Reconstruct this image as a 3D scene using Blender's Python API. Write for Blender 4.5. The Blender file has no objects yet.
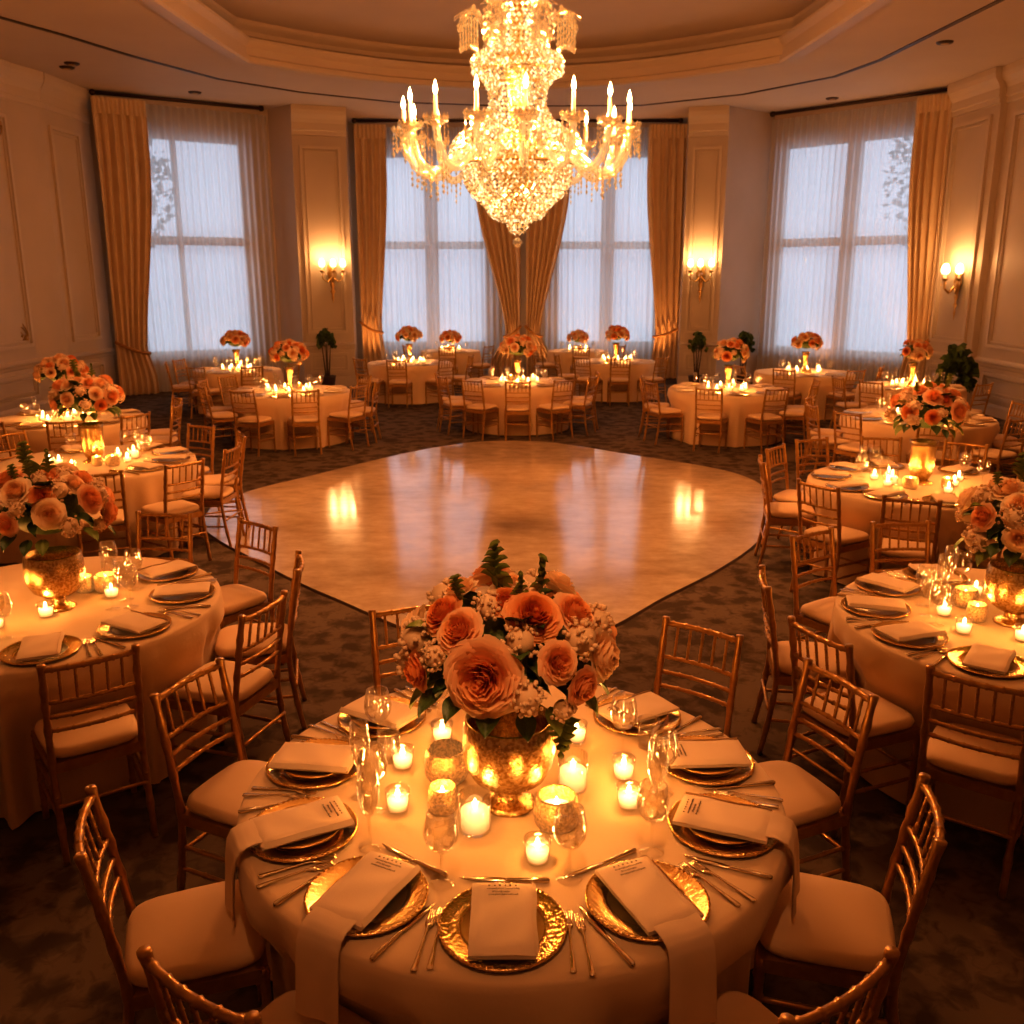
import bpy, math, random
from mathutils import Vector, Matrix
C = bpy.context.scene.collection
PI = math.pi
R_ = random.Random(7)
sin, cos, rad = math.sin, math.cos, math.radians

# ------------------------------------------------------------------ materials
def new_mat(name):
    m = bpy.data.materials.new(name); m.use_nodes = True
    nt = m.node_tree; nt.nodes.clear()
    o = nt.nodes.new('ShaderNodeOutputMaterial')
    return m, nt, o
def N(nt, t, **kw):
    n = nt.nodes.new(t)
    for k, v in kw.items():
        if k in n.inputs: n.inputs[k].default_value = v
        else: setattr(n, k, v)
    return n
def pbr(name, col, rough=.6, metal=0, spec=.4, noise=None, bump=None, col2=None, sheen=0, emit=None, estr=0):
    """principled, optional noise-mottled second colour (scale, lo, hi) and noise bump (scale, strength)"""
    m, nt, o = new_mat(name)
    p = N(nt, 'ShaderNodeBsdfPrincipled')
    p.inputs['Base Color'].default_value = (*col, 1); p.inputs['Roughness'].default_value = rough
    p.inputs['Metallic'].default_value = metal; p.inputs['Specular IOR Level'].default_value = spec
    if sheen: p.inputs['Sheen Weight'].default_value = sheen
    if emit: p.inputs['Emission Color'].default_value = (*emit, 1); p.inputs['Emission Strength'].default_value = estr
    nt.links.new(p.outputs[0], o.inputs[0])
    tc = N(nt, 'ShaderNodeTexCoord')
    if noise:
        nz = N(nt, 'ShaderNodeTexNoise'); nz.inputs['Scale'].default_value = noise[0]; nz.inputs['Detail'].default_value = 4
        cr = N(nt, 'ShaderNodeValToRGB')
        cr.color_ramp.elements[0].position = noise[1]; cr.color_ramp.elements[1].position = noise[2]
        cr.color_ramp.elements[0].color = (*col, 1); cr.color_ramp.elements[1].color = (*(col2 or col), 1)
        nt.links.new(tc.outputs['Object'], nz.inputs['Vector']); nt.links.new(nz.outputs['Fac'], cr.inputs['Fac'])
        nt.links.new(cr.outputs['Color'], p.inputs['Base Color'])
    if bump:
        nb = N(nt, 'ShaderNodeTexNoise'); nb.inputs['Scale'].default_value = bump[0]; nb.inputs['Detail'].default_value = 3
        b = N(nt, 'ShaderNodeBump'); b.inputs['Strength'].default_value = bump[1]; b.inputs['Distance'].default_value = bump[2] if len(bump) > 2 else .01
        nt.links.new(tc.outputs['Object'], nb.inputs['Vector']); nt.links.new(nb.outputs['Fac'], b.inputs['Height'])
        nt.links.new(b.outputs['Normal'], p.inputs['Normal'])
    return m
def emis(name, col, s):
    m, nt, o = new_mat(name); e = N(nt, 'ShaderNodeEmission')
    e.inputs['Color'].default_value = (*col, 1); e.inputs['Strength'].default_value = s
    nt.links.new(e.outputs[0], o.inputs[0]); return m
def glassy(name, tint=(1, 1, 1), base=.06, edge=.55, rough=.02, blend=.35, emit=None, estr=0, gcol=(1, 1, 1)):
    m, nt, o = new_mat(name)
    t = N(nt, 'ShaderNodeBsdfTransparent'); t.inputs['Color'].default_value = (*tint, 1)
    g = N(nt, 'ShaderNodeBsdfGlossy'); g.inputs['Roughness'].default_value = rough; g.inputs['Color'].default_value = (*gcol, 1)
    lw = N(nt, 'ShaderNodeLayerWeight'); lw.inputs['Blend'].default_value = blend
    mr = N(nt, 'ShaderNodeMapRange'); mr.inputs['To Min'].default_value = base; mr.inputs['To Max'].default_value = edge
    mx = N(nt, 'ShaderNodeMixShader')
    nt.links.new(lw.outputs['Facing'], mr.inputs['Value']); nt.links.new(mr.outputs['Result'], mx.inputs['Fac'])
    nt.links.new(t.outputs[0], mx.inputs[1]); nt.links.new(g.outputs[0], mx.inputs[2])
    last = mx
    if emit:
        e = N(nt, 'ShaderNodeEmission'); e.inputs['Color'].default_value = (*emit, 1); e.inputs['Strength'].default_value = estr
        a = N(nt, 'ShaderNodeAddShader'); nt.links.new(mx.outputs[0], a.inputs[0]); nt.links.new(e.outputs[0], a.inputs[1]); last = a
    nt.links.new(last.outputs[0], o.inputs[0]); return m
def petal_mat(name, inner, mid, outer):
    m, nt, o = new_mat(name)
    p = N(nt, 'ShaderNodeBsdfPrincipled'); p.inputs['Roughness'].default_value = .6; p.inputs['Specular IOR Level'].default_value = .2
    at = N(nt, 'ShaderNodeAttribute', attribute_name='tint')
    cr = N(nt, 'ShaderNodeValToRGB'); e = cr.color_ramp.elements
    e[0].color = (*inner, 1); e[1].color = (*outer, 1); x = e.new(.5); x.color = (*mid, 1)
    nt.links.new(at.outputs['Fac'], cr.inputs['Fac']); nt.links.new(cr.outputs[0], p.inputs['Base Color'])
    tr = N(nt, 'ShaderNodeBsdfTranslucent'); nt.links.new(cr.outputs[0], tr.inputs['Color'])
    mx = N(nt, 'ShaderNodeMixShader'); mx.inputs[0].default_value = .35
    nt.links.new(p.outputs[0], mx.inputs[1]); nt.links.new(tr.outputs[0], mx.inputs[2]); nt.links.new(mx.outputs[0], o.inputs[0])
    return m
def carpet_mat():
    m, nt, o = new_mat('damask_carpet')
    p = N(nt, 'ShaderNodeBsdfPrincipled'); p.inputs['Roughness'].default_value = .95; p.inputs['Specular IOR Level'].default_value = .1
    tc = N(nt, 'ShaderNodeTexCoord')
    nz = N(nt, 'ShaderNodeTexNoise'); nz.inputs['Scale'].default_value = 3.2; nz.inputs['Detail'].default_value = 2
    ad = N(nt, 'ShaderNodeMixRGB', blend_type='LINEAR_LIGHT'); ad.inputs[0].default_value = .12
    vo = N(nt, 'ShaderNodeTexVoronoi'); vo.inputs['Scale'].default_value = 6.5; vo.feature = 'SMOOTH_F1'
    n2 = N(nt, 'ShaderNodeTexNoise'); n2.inputs['Scale'].default_value = 13; n2.inputs['Detail'].default_value = 5; n2.inputs['Distortion'].default_value = 1.2
    mul = N(nt, 'ShaderNodeMath', operation='MULTIPLY')
    cr = N(nt, 'ShaderNodeValToRGB'); e = cr.color_ramp.elements
    e[0].position = .12; e[0].color = (.070, .052, .037, 1); e[1].position = .26; e[1].color = (.155, .116, .082, 1)
    L = nt.links.new
    L(tc.outputs['Object'], nz.inputs['Vector']); L(tc.outputs['Object'], ad.inputs[1]); L(nz.outputs['Color'], ad.inputs[2])
    L(ad.outputs[0], vo.inputs['Vector']); L(tc.outputs['Object'], n2.inputs['Vector'])
    L(vo.outputs['Distance'], mul.inputs[0]); L(n2.outputs['Fac'], mul.inputs[1]); L(mul.outputs[0], cr.inputs['Fac'])
    L(cr.outputs[0], p.inputs['Base Color'])
    n3 = N(nt, 'ShaderNodeTexNoise'); n3.inputs['Scale'].default_value = 260
    b = N(nt, 'ShaderNodeBump'); b.inputs['Strength'].default_value = .35; b.inputs['Distance'].default_value = .004
    L(tc.outputs['Object'], n3.inputs['Vector']); L(n3.outputs['Fac'], b.inputs['Height']); L(b.outputs[0], p.inputs['Normal'])
    L(p.outputs[0], o.inputs[0]); return m
def marble_mat():
    m, nt, o = new_mat('polished_floor')
    p = N(nt, 'ShaderNodeBsdfPrincipled'); p.inputs['Specular IOR Level'].default_value = .8
    tc = N(nt, 'ShaderNodeTexCoord')
    mp = N(nt, 'ShaderNodeMapping'); mp.inputs['Scale'].default_value = (1, 1.6, 1)
    n1 = N(nt, 'ShaderNodeTexNoise'); n1.inputs['Scale'].default_value = 3.4; n1.inputs['Detail'].default_value = 8; n1.inputs['Roughness'].default_value = .68
    cr = N(nt, 'ShaderNodeValToRGB'); e = cr.color_ramp.elements
    e[0].position = .32; e[0].color = (.42, .315, .21, 1); e[1].position = .68; e[1].color = (.64, .51, .365, 1)
    L = nt.links.new
    L(tc.outputs['Object'], mp.inputs['Vector']); L(mp.outputs[0], n1.inputs['Vector']); L(n1.outputs['Fac'], cr.inputs['Fac']); L(cr.outputs[0], p.inputs['Base Color'])
    mr = N(nt, 'ShaderNodeMapRange'); mr.inputs['To Min'].default_value = .07; mr.inputs['To Max'].default_value = .17
    L(n1.outputs['Fac'], mr.inputs['Value']); L(mr.outputs[0], p.inputs['Roughness'])
    L(p.outputs[0], o.inputs[0]); return m
def sheer_mat():
    m, nt, o = new_mat('sheer_voile')
    t = N(nt, 'ShaderNodeBsdfTransparent'); t.inputs[0].default_value = (.93, .95, 1, 1)
    tr = N(nt, 'ShaderNodeBsdfTranslucent'); tr.inputs[0].default_value = (.86, .86, .86, 1)
    d = N(nt, 'ShaderNodeBsdfDiffuse'); d.inputs[0].default_value = (.72, .68, .62, 1)
    a = N(nt, 'ShaderNodeMixShader'); a.inputs[0].default_value = .35
    b = N(nt, 'ShaderNodeMixShader'); b.inputs[0].default_value = .52
    lw = N(nt, 'ShaderNodeLayerWeight'); lw.inputs['Blend'].default_value = .4
    mr = N(nt, 'ShaderNodeMapRange'); mr.inputs['To Min'].default_value = .74; mr.inputs['To Max'].default_value = .95
    L = nt.links.new
    L(lw.outputs['Facing'], mr.inputs['Value']); L(mr.outputs[0], b.inputs[0])
    L(tr.outputs[0], a.inputs[1]); L(d.outputs[0], a.inputs[2]); L(t.outputs[0], b.inputs[1]); L(a.outputs[0], b.inputs[2]); L(b.outputs[0], o.inputs[0])
    return m
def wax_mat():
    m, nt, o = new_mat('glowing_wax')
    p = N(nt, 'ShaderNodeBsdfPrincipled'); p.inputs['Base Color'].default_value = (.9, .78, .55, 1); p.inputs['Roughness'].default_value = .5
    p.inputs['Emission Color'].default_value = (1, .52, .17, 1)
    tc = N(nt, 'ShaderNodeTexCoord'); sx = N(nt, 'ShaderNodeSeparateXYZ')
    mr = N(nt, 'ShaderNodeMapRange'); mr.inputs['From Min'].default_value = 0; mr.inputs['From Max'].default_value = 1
    mr.inputs['To Min'].default_value = .7; mr.inputs['To Max'].default_value = 3.6  # emission rising towards the top paints the flame's glow into the wax
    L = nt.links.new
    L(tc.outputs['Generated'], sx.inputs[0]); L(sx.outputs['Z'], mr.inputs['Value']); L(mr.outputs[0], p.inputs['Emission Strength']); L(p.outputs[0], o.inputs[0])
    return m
M = dict(
    wall=pbr('ivory_wall', (.50, .42, .33), .6, spec=.25, noise=(1.5, .3, .7), col2=(.54, .45, .36)),
    trim=pbr('ivory_trim', (.56, .47, .37), .5, spec=.3),
    ceiling=pbr('ceiling_paint', (.58, .49, .41), .8, spec=.15, noise=(.8, .3, .7), col2=(.62, .53, .44)),
    carpet=carpet_mat(), marble=marble_mat(),
    cloth=pbr('cream_cloth', (.76, .54, .31), .75, spec=.2, bump=(35, .12, .01), sheen=.2),
    napkin=pbr('cream_napkin', (.80, .60, .39), .8, spec=.15, bump=(220, .15, .002)),
    ink=pbr('menu_ink', (.06, .035, .02), .8),
    cushion=pbr('cream_cushion', (.80, .57, .335), .7, spec=.2, bump=(300, .12, .002), sheen=.2),
    chair=pbr('gold_bamboo', (.45, .24, .065), .30, metal=.6, spec=.5, noise=(30, .35, .7), col2=(.56, .32, .10)),
    gold=pbr('bright_gold', (.86, .56, .20), .22, metal=1, noise=(60, .3, .7), col2=(.92, .66, .28), bump=(75, .55, .005)),
    plate=pbr('gold_plate', (.80, .52, .19), .28, metal=.95),
    silver=pbr('warm_cutlery', (.86, .70, .46), .16, metal=1),
    mercury=pbr('mercury_glass', (.86, .63, .32), .27, metal=1, noise=(85, .40, .60), col2=(.50, .30, .10), bump=(150, .35, .005)),
    holder=pbr('beaded_gold', (.90, .62, .26), .3, metal=.9, noise=(120, .4, .6), col2=(.5, .3, .09), bump=(160, .9, .006), emit=(1, .5, .15), estr=.12),  # candle glow painted into the gold as weak emission
    brass=pbr('antique_brass', (.42, .24, .08), .35, metal=.9, noise=(40, .3, .7), col2=(.6, .38, .14)),
    bronze=pbr('dark_bronze', (.06, .035, .02), .45, metal=.6),
    glass=glassy('clear_glass', (.99, .985, .97), .05, .60, .05, .35),
    pane=glassy('window_glass', (.95, .97, 1), .03, .35, .01, .3),
    crystal=glassy('cut_crystal', (1, .93, .80), .42, .85, .10, .5, emit=(1, .60, .26), estr=.06, gcol=(1, .93, .78)),  # slight emission paints bulb glitter into the crystal
    glint=glassy('painted_glint_facet', (1, .95, .85), .5, .85, .10, .5, emit=(1, .76, .46), estr=1.1, gcol=(1, .93, .78)),  # painted glints: brighter emissive copy of the crystal, on random facets
    arm=glassy('crystal_arm', (1, .93, .80), .45, .9, .12, .5, emit=(1, .62, .28), estr=.22, gcol=(1, .92, .74)),  # arms glow by emission, painting in the light of the bulbs
    flame=emis('flame', (1, .62, .24), 26), bulb=emis('candle_bulb', (1, .66, .30), 40), shade=emis('sconce_glow', (1, .55, .2), 9),
    wax=wax_mat(), candle=pbr('ivory_candle', (.85, .72, .52), .5, emit=(1, .6, .25), estr=.12),  # candle tubes carry weak painted emission for the glow of their bulbs
    drape=pbr('gold_drape', (.60, .45, .28), .6, spec=.3, noise=(4, .3, .7), col2=(.66, .50, .32), bump=(80, .1, .004), sheen=.3),
    cord=pbr('tieback_cord', (.34, .18, .06), .6),
    sheer=sheer_mat(),
    frame=pbr('window_frame_paint', (.60, .55, .50), .5),
    peach=petal_mat('peach_petal', (.82, .27, .07), (.92, .48, .20), (.96, .68, .43)),
    orange=petal_mat('orange_petal', (.70, .17, .035), (.87, .34, .10), (.93, .54, .26)),
    cream=petal_mat('cream_petal', (.90, .50, .20), (.94, .68, .40), (.96, .80, .56)),
    filler=pbr('filler_blossom', (.80, .58, .36), .7, noise=(60, .3, .7), col2=(.62, .40, .22)),
    leaf=pbr('deep_leaf', (.045, .085, .022), .45, noise=(20, .3, .7), col2=(.10, .15, .035)),
    leaf2=pbr('fresh_leaf', (.16, .22, .04), .5, noise=(20, .3, .7), col2=(.24, .28, .06)),
    core=pbr('dark_moss', (.03, .04, .015), .9),
    pot=pbr('dark_pot', (.07, .045, .03), .6),
    treeout=pbr('tree_outside', (.10, .12, .12), .9), ground=pbr('ground_outside', (.52, .54, .57), .9), house=pbr('facade_outside', (.26, .27, .29), .9),
)

# ------------------------------------------------------------------ mesh builder
class MB:
    def __init__(s): s.v = []; s.f = []; s.t = []; s.sm = True
    def add(s, vs, fs, tint=None, T=None):
        b = len(s.v)
        if T is not None: vs = [T @ Vector(v) for v in vs]
        s.v.extend([tuple(v) for v in vs]); s.f.extend([tuple(i + b for i in f) for f in fs])
        s.t.extend(tint if tint is not None else [0.] * len(vs))
        return s
    def box(s, a, b, T=None):
        (x0, y0, z0), (x1, y1, z1) = a, b
        vs = [(x0, y0, z0), (x1, y0, z0), (x1, y1, z0), (x0, y1, z0), (x0, y0, z1), (x1, y0, z1), (x1, y1, z1), (x0, y1, z1)]
        return s.add(vs, [(3, 2, 1, 0), (4, 5, 6, 7), (0, 1, 5, 4), (1, 2, 6, 5), (2, 3, 7, 6), (3, 0, 4, 7)], T=T)
    def lathe(s, prof, seg=24, T=None, cap0=False, cap1=False, wob=None):
        vs = []; fs = []
        for j, (r, z) in enumerate(prof):
            for i in range(seg):
                a = 2 * PI * i / seg; rr = r if wob is None else wob(r, z, i, j)
                vs.append((rr * cos(a), rr * sin(a), z))
        n = len(prof)
        for j in range(n - 1):
            for i in range(seg):
                k = (i + 1) % seg
                fs.append((j * seg + i, j * seg + k, (j + 1) * seg + k, (j + 1) * seg + i))
        if cap0: fs.append(tuple(reversed(range(seg))))
        if cap1: fs.append(tuple((n - 1) * seg + i for i in range(seg)))
        return s.add(vs, fs, T=T)
    def tube(s, pts, r, seg=8, T=None, cap=True):
        pts = [Vector(p) for p in pts]; n = len(pts)
        rs = r if isinstance(r, (list, tuple)) else [r] * n
        vs = []; fs = []; prev = None
        for j in range(n):
            d = (pts[min(j + 1, n - 1)] - pts[max(j - 1, 0)]).normalized()
            if prev is None:
                up = Vector((0, 0, 1)) if abs(d.z) < .9 else Vector((1, 0, 0))
                x = d.cross(up).normalized()
            else:
                x = (prev - d * prev.dot(d)).normalized()
            prev = x; y = d.cross(x)
            for i in range(seg):
                a = 2 * PI * i / seg; vs.append(pts[j] + (x * cos(a) + y * sin(a)) * rs[j])
        for j in range(n - 1):
            for i in range(seg):
                k = (i + 1) % seg; fs.append((j * seg + i, j * seg + k, (j + 1) * seg + k, (j + 1) * seg + i))
        if cap: fs.append(tuple(reversed(range(seg)))); fs.append(tuple((n - 1) * seg + i for i in range(seg)))
        return s.add(vs, fs, T=T)
    def grid(s, nu, nv, fn, T=None, tint=None, closed_u=False):
        vs = []; fs = []; ts = []
        for j in range(nv + 1):
            for i in range(nu + (0 if closed_u else 1)):
                vs.append(fn(i / nu, j / nv))
                if tint: ts.append(tint(i / nu, j / nv))
        w = nu + (0 if closed_u else 1)
        for j in range(nv):
            for i in range(nu):
                k = (i + 1) % w if closed_u else i + 1
                fs.append((j * w + i, j * w + k, (j + 1) * w + k, (j + 1) * w + i))
        return s.add(vs, fs, ts if tint else None, T)
    def ball(s, c, r, seg=8, rings=6, sz=1.0):
        prof = [(max(r * sin(PI * k / rings), 1e-4), -r * sz * cos(PI * k / rings)) for k in range(rings + 1)]
        return s.lathe(prof, seg, Matrix.Translation(c))
    def octa(s, c, r, h=None):
        h = h or r; x, y, z = c
        return s.add([(x + r, y, z), (x, y + r, z), (x - r, y, z), (x, y - r, z), (x, y, z + h), (x, y, z - h)],
                     [(0, 1, 4), (1, 2, 4), (2, 3, 4), (3, 0, 4), (1, 0, 5), (2, 1, 5), (3, 2, 5), (0, 3, 5)])
    def mesh(s, name, mat, smooth=True):
        me = bpy.data.meshes.new(name); me.from_pydata(s.v, [], s.f); me.update()
        if any(s.t):
            a = me.attributes.new('tint', 'FLOAT', 'POINT'); a.data.foreach_set('value', s.t)
        for m in (mat if isinstance(mat, list) else [mat]): me.materials.append(m)
        me.polygons.foreach_set('use_smooth', [smooth] * len(me.polygons))
        return me
def put(name, me, parent=None, loc=None, rot=None, T=None, scale=None):
    o = bpy.data.objects.new(name, me); C.objects.link(o)
    if parent is not None: o.parent = parent
    if T is not None: o.matrix_basis = T
    if loc is not None: o.location = loc
    if rot is not None: o.rotation_euler = rot
    if scale is not None: o.scale = (scale,) * 3 if not isinstance(scale, tuple) else scale
    return o
def tag(o, label, cat, group=None):
    o['label'] = label; o['category'] = cat
    if group: o['group'] = group
    return o
def thing(name, label, cat, loc=(0, 0, 0), rotz=0, group=None):
    o = bpy.data.objects.new(name, None); C.objects.link(o); o.empty_display_size = .1
    o.location = loc; o.rotation_euler = (0, 0, rotz)
    return tag(o, label, cat, group)
def struct(name, mb, mat, parent=None, smooth=False):
    o = put(name, mb.mesh(name, mat, smooth), parent)
    if parent is None: o['kind'] = 'structure'
    return o
def smooth01(x): x = max(0., min(1., x)); return x * x * (3 - 2 * x)
HOURS = ['twelve', 'one', 'two', 'three', 'four', 'five', 'six', 'seven', 'eight', 'nine', 'ten', 'eleven']
def clock(ang):
    h = round(((90 - ang) % 360) / 15) % 24
    return f"half past {HOURS[h // 2]}" if h % 2 else f"{HOURS[h // 2]} o'clock"

# ------------------------------------------------------------------ room
ZC = 6.0
def wall(name, pts, z0=0, z1=ZC, t=.18, openings=(), mat=None):
    """wall along pts[0]->pts[1] (room on the right-hand side when walking), thickness outward, openings (s0,s1,za,zb) in metres along it"""
    (x0, y0), (x1, y1) = pts
    L = math.hypot(x1 - x0, y1 - y0); a = math.atan2(y1 - y0, x1 - x0)
    T = Matrix.Translation((x0, y0, 0)) @ Matrix.Rotation(a, 4, 'Z')
    mb = MB(); xs = 0
    for (s0, s1, za, zb) in sorted(openings):
        mb.box((xs, 0, z0), (s0, t, z1), T); mb.box((s0, 0, z0), (s1, t, za), T); mb.box((s0, 0, zb), (s1, t, z1), T); xs = s1
    mb.box((xs, 0, z0), (L, t, z1), T)
    return struct(name, mb, mat or M['wall']), T, L
PTS_L = [(-8.85, -3.0), (-8.74, 17.13), (-8.54, 17.92), (-8.44, 19.73)]
# clockwise as seen from above: room stays on the right hand
wall('wall_left', [PTS_L[0], PTS_L[1]])
wall('wall_left_2', [PTS_L[1], PTS_L[2]]); wall('wall_left_3', [PTS_L[2], PTS_L[3]])
WIN_Z = (.80, 5.30)
_, T_WL, L_WL = wall('wall_window_left', [(-8.44, 19.73), (-5.36, 21.72)], openings=[(.55, 3.05, *WIN_Z)])
wall('wall_jamb_left', [(-5.36, 21.72), (-4.74, 21.18)])
_, T_PL, L_PL = wall('wall_pilaster_left', [(-4.74, 21.18), (-3.63, 21.54)])
wall('wall_return_left', [(-3.63, 21.54), (-3.9, 23.5)])
_, T_WC, L_WC = wall('wall_back', [(-3.9, 23.5), (4.15, 23.5)], openings=[(.55, 3.30, *WIN_Z), (5.0, 7.5, *WIN_Z)])
wall('wall_return_right', [(4.15, 23.5), (3.86, 21.54)])
_, T_PR, L_PR = wall('wall_pilaster_right', [(3.86, 21.54), (4.68, 21.30)])
wall('wall_jamb_right', [(4.68, 21.30), (5.93, 22.34)])
_, T_WR, L_WR = wall('wall_window_right', [(5.93, 22.34), (8.88, 19.20)], openings=[(.30, 3.95, *WIN_Z)])
wall('wall_corner_right', [(8.88, 19.20), (8.47, 19.02)])
_, T_PB, L_PB = wall('wall_right_pilaster', [(8.47, 19.02), (8.60, 17.47)])
wall('wall_right_step', [(8.60, 17.47), (8.72, 17.47)])
_, T_RW, L_RW = wall('wall_right', [(8.72, 17.47), (8.85, -3.0)])
wall('wall_front', [(8.85, -3.0), (-8.85, -3.0)])
T_LW = Matrix.Translation((-8.85, -3, 0)) @ Matrix.Rotation(math.atan2(20.13, .11), 4, 'Z'); L_LW = 20.13
T_L2 = Matrix.Translation((-8.74, 17.13, 0)) @ Matrix.Rotation(math.atan2(.79, .20), 4, 'Z'); L_L2 = .815
T_L3 = Matrix.Translation((-8.54, 17.92, 0)) @ Matrix.Rotation(math.atan2(1.81, .10), 4, 'Z'); L_L3 = 1.813
mb = MB(); mb.box((-10, -4, -.12), (10, 25, 0)); struct('floor', mb, M['carpet'])

def catmull(pts, n=8):
    out = []; m = len(pts)
    for i in range(m):
        p0, p1, p2, p3 = (Vector(pts[(i + k) % m]) for k in (-1, 0, 1, 2))
        for j in range(n):
            t = j / n
            out.append(.5 * ((2 * p1) + (-p0 + p2) * t + (2 * p0 - 5 * p1 + 4 * p2 - p3) * t * t + (-p0 + 3 * p1 - 3 * p2 + p3) * t ** 3))
    return out
DANCE = [(-3.1, 8.95), (-3.27, 9.7), (-3.16, 10.27), (-2.98, 10.73), (-2.47, 11.5), (-1.74, 12.62), (-1.07, 13.45), (-.29, 13.95), (.6, 13.8), (1.59, 12.9),
         (2.45, 12.1), (2.9, 11.45), (3.0, 10.6), (2.76, 9.44), (2.33, 8.4), (1.78, 7.55), (1.17, 6.8), (.62, 6.1), (-.1, 5.55), (-.8, 6.2), (-1.3, 6.72), (-1.76, 7.2), (-2.35, 7.9), (-2.8, 8.45)]
dp = catmull(DANCE)
mb = MB(); nd = len(dp)
mb.add([(p[0], p[1], .012) for p in dp] + [(p[0], p[1], 0) for p in dp], [tuple(reversed(range(nd)))] + [(i, i + nd, (i + 1) % nd + nd, (i + 1) % nd) for i in range(nd)])
mb.f[0] = tuple(reversed(mb.f[0]))
struct('floor_dance', mb, M['marble'])
cen = Vector((-.1, 10)); mb = MB()
mb.add([(p[0], p[1], .014) for p in dp] + [((cen + (p - cen) * 1.007)[0], (cen + (p - cen) * 1.007)[1], .002) for p in dp], [(i, (i + 1) % nd, (i + 1) % nd + nd, i + nd) for i in range(nd)])
struct('trim_dance_floor', mb, M['bronze'])

# ceiling with a recessed, stepped dome
def recess_outline(o):
    """closed outline of the recess, pushed outward by o"""
    pts = []
    def arc(a, b, bulge, n):
        a, b = Vector(a), Vector(b); mid = (a + b) / 2; d = b - a; nn = Vector((-d.y, d.x)).normalized()
        for k in range(n):
            t = k / n; pts.append(a + d * t + nn * bulge * 4 * t * (1 - t))
    A, B, Cc, D = (-4.42, 16.9), (4.5, 16.9), (4.5, 1.1), (-4.42, 1.1)
    arc(A, D, -.32, 24); arc(D, Cc, -2.2, 24); arc(Cc, B, -.32, 24); arc(B, A, -2.25, 24)
    n = len(pts); out = []
    for i in range(n):
        d = (pts[(i + 1) % n] - pts[i - 1]).normalized(); out.append(pts[i] + Vector((d.y, -d.x)) * o)
    return out
mb = MB(); ring = recess_outline(0); n = len(ring)
outer = []
for p in ring:
    c0 = Vector((.04, 9)); d = p - c0
    k = min((10 - c0.x) / abs(d.x) if abs(d.x) > 1e-6 else 1e9, 16.0 / abs(d.y) if abs(d.y) > 1e-6 else 1e9)
    outer.append(c0 + d * k)
mb.add([(p.x, p.y, ZC) for p in ring] + [(p.x, p.y, ZC) for p in outer], [(i, (i + 1) % n, (i + 1) % n + n, i + n) for i in range(n)])
corners = [(-10, 25), (10, 25), (10, -7), (-10, -7)]
struct('ceiling', mb, M['ceiling'])
mb = MB(); r2 = recess_outline(.45); mb.add([(p.x, p.y, 6.66) for p in r2], [tuple(range(n))]); struct('ceiling_recess', mb, M['ceiling'])
def ring_profile(name, prof, mat):
    mb = MB(); rs = [recess_outline(o) for o, z in prof]
    for j, (o, z) in enumerate(prof): mb.add([(p.x, p.y, z) for p in rs[j]], [])
    for j in range(len(prof) - 1):
        mb.f += [(j * n + i, j * n + (i + 1) % n, (j + 1) * n + (i + 1) % n, (j + 1) * n + i) for i in range(n)]
    struct(name, mb, mat)
ring_profile('trim_ceiling_recess', [(.30, 6.0), (.28, 5.965), (.20, 5.965), (.18, 5.945), (.04, 5.945), (.02, 5.96), (0, 5.97), (0, 6.04), (.05, 6.07), (.05, 6.20), (.03, 6.22), (.0, 6.25), (-.03, 6.29), (-.03, 6.33),
                                     (.42, 6.33)], M['trim'])
ring_profile('trim_ceiling_cove', [(.42, 6.33), (.42, 6.42), (.36, 6.45), (.34, 6.52), (.25, 6.58), (.22, 6.61), (.22, 6.66)], M['trim'])
# dark slot in the ceiling
track = [(-8.0, 12.2), (-7.23, 14.33), (-6.8, 15.3), (-6.3, 16.7), (-5.44, 18.5), (-4.2, 19.76), (-2.45, 20.83), (0, 21.3), (2.75, 21.2), (4.62, 20.0), (5.9, 18.3), (6.22, 16.98), (6.36, 15.03), (6.47, 13.5), (6.5, 11)]
tp = [Vector(p) for p in track]; mb = MB(); vs = []
for i, p in enumerate(tp):
    d = (tp[min(i + 1, len(tp) - 1)] - tp[max(i - 1, 0)]).normalized(); nn = Vector((-d.y, d.x))
    for s_ in (-.045, .045): vs += [(p.x + nn.x * s_, p.y + nn.y * s_, ZC - .012), (p.x + nn.x * s_, p.y + nn.y * s_, ZC)]
for i in range(len(tp) - 1):
    a, b = i * 4, i * 4 + 4
    mb.f += [(a, b, b + 2, a + 2), (a, a + 1, b + 1, b), (a + 2, b + 2, b + 3, a + 3)]
mb.v = vs; mb.t = [0.] * len(vs)
struct('trim_ceiling_slot', mb, M['bronze'])
spot_me = MB().lathe([(.001, -.03), (.09, -.03), (.12, -.02), (.13, 0)], 20).mesh('downlight', M['bronze'])
spot_lens = MB().lathe([(.001, -.034), (.06, -.034), (.062, -.03)], 16).mesh('lens', M['brass'])
for (x, y), w in zip([(-7.55, 17.21), (-7.78, 17.52), (-6.29, 19.76), (6.76, 15.75), (6.56, 20.39)],
                     ['beside the panelled wall, farther of two', 'beside the panelled wall, nearer of two', 'above the left window', 'by the ceiling slot on the right', 'above the right window']):
    t = thing('recessed_downlight', 'small unlit dark round downlight in the ceiling ' + w, 'ceiling light', (x, y, ZC), 0, 'recessed downlights')
    put('rim', spot_me, t); put('lens', spot_lens, t)

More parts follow.
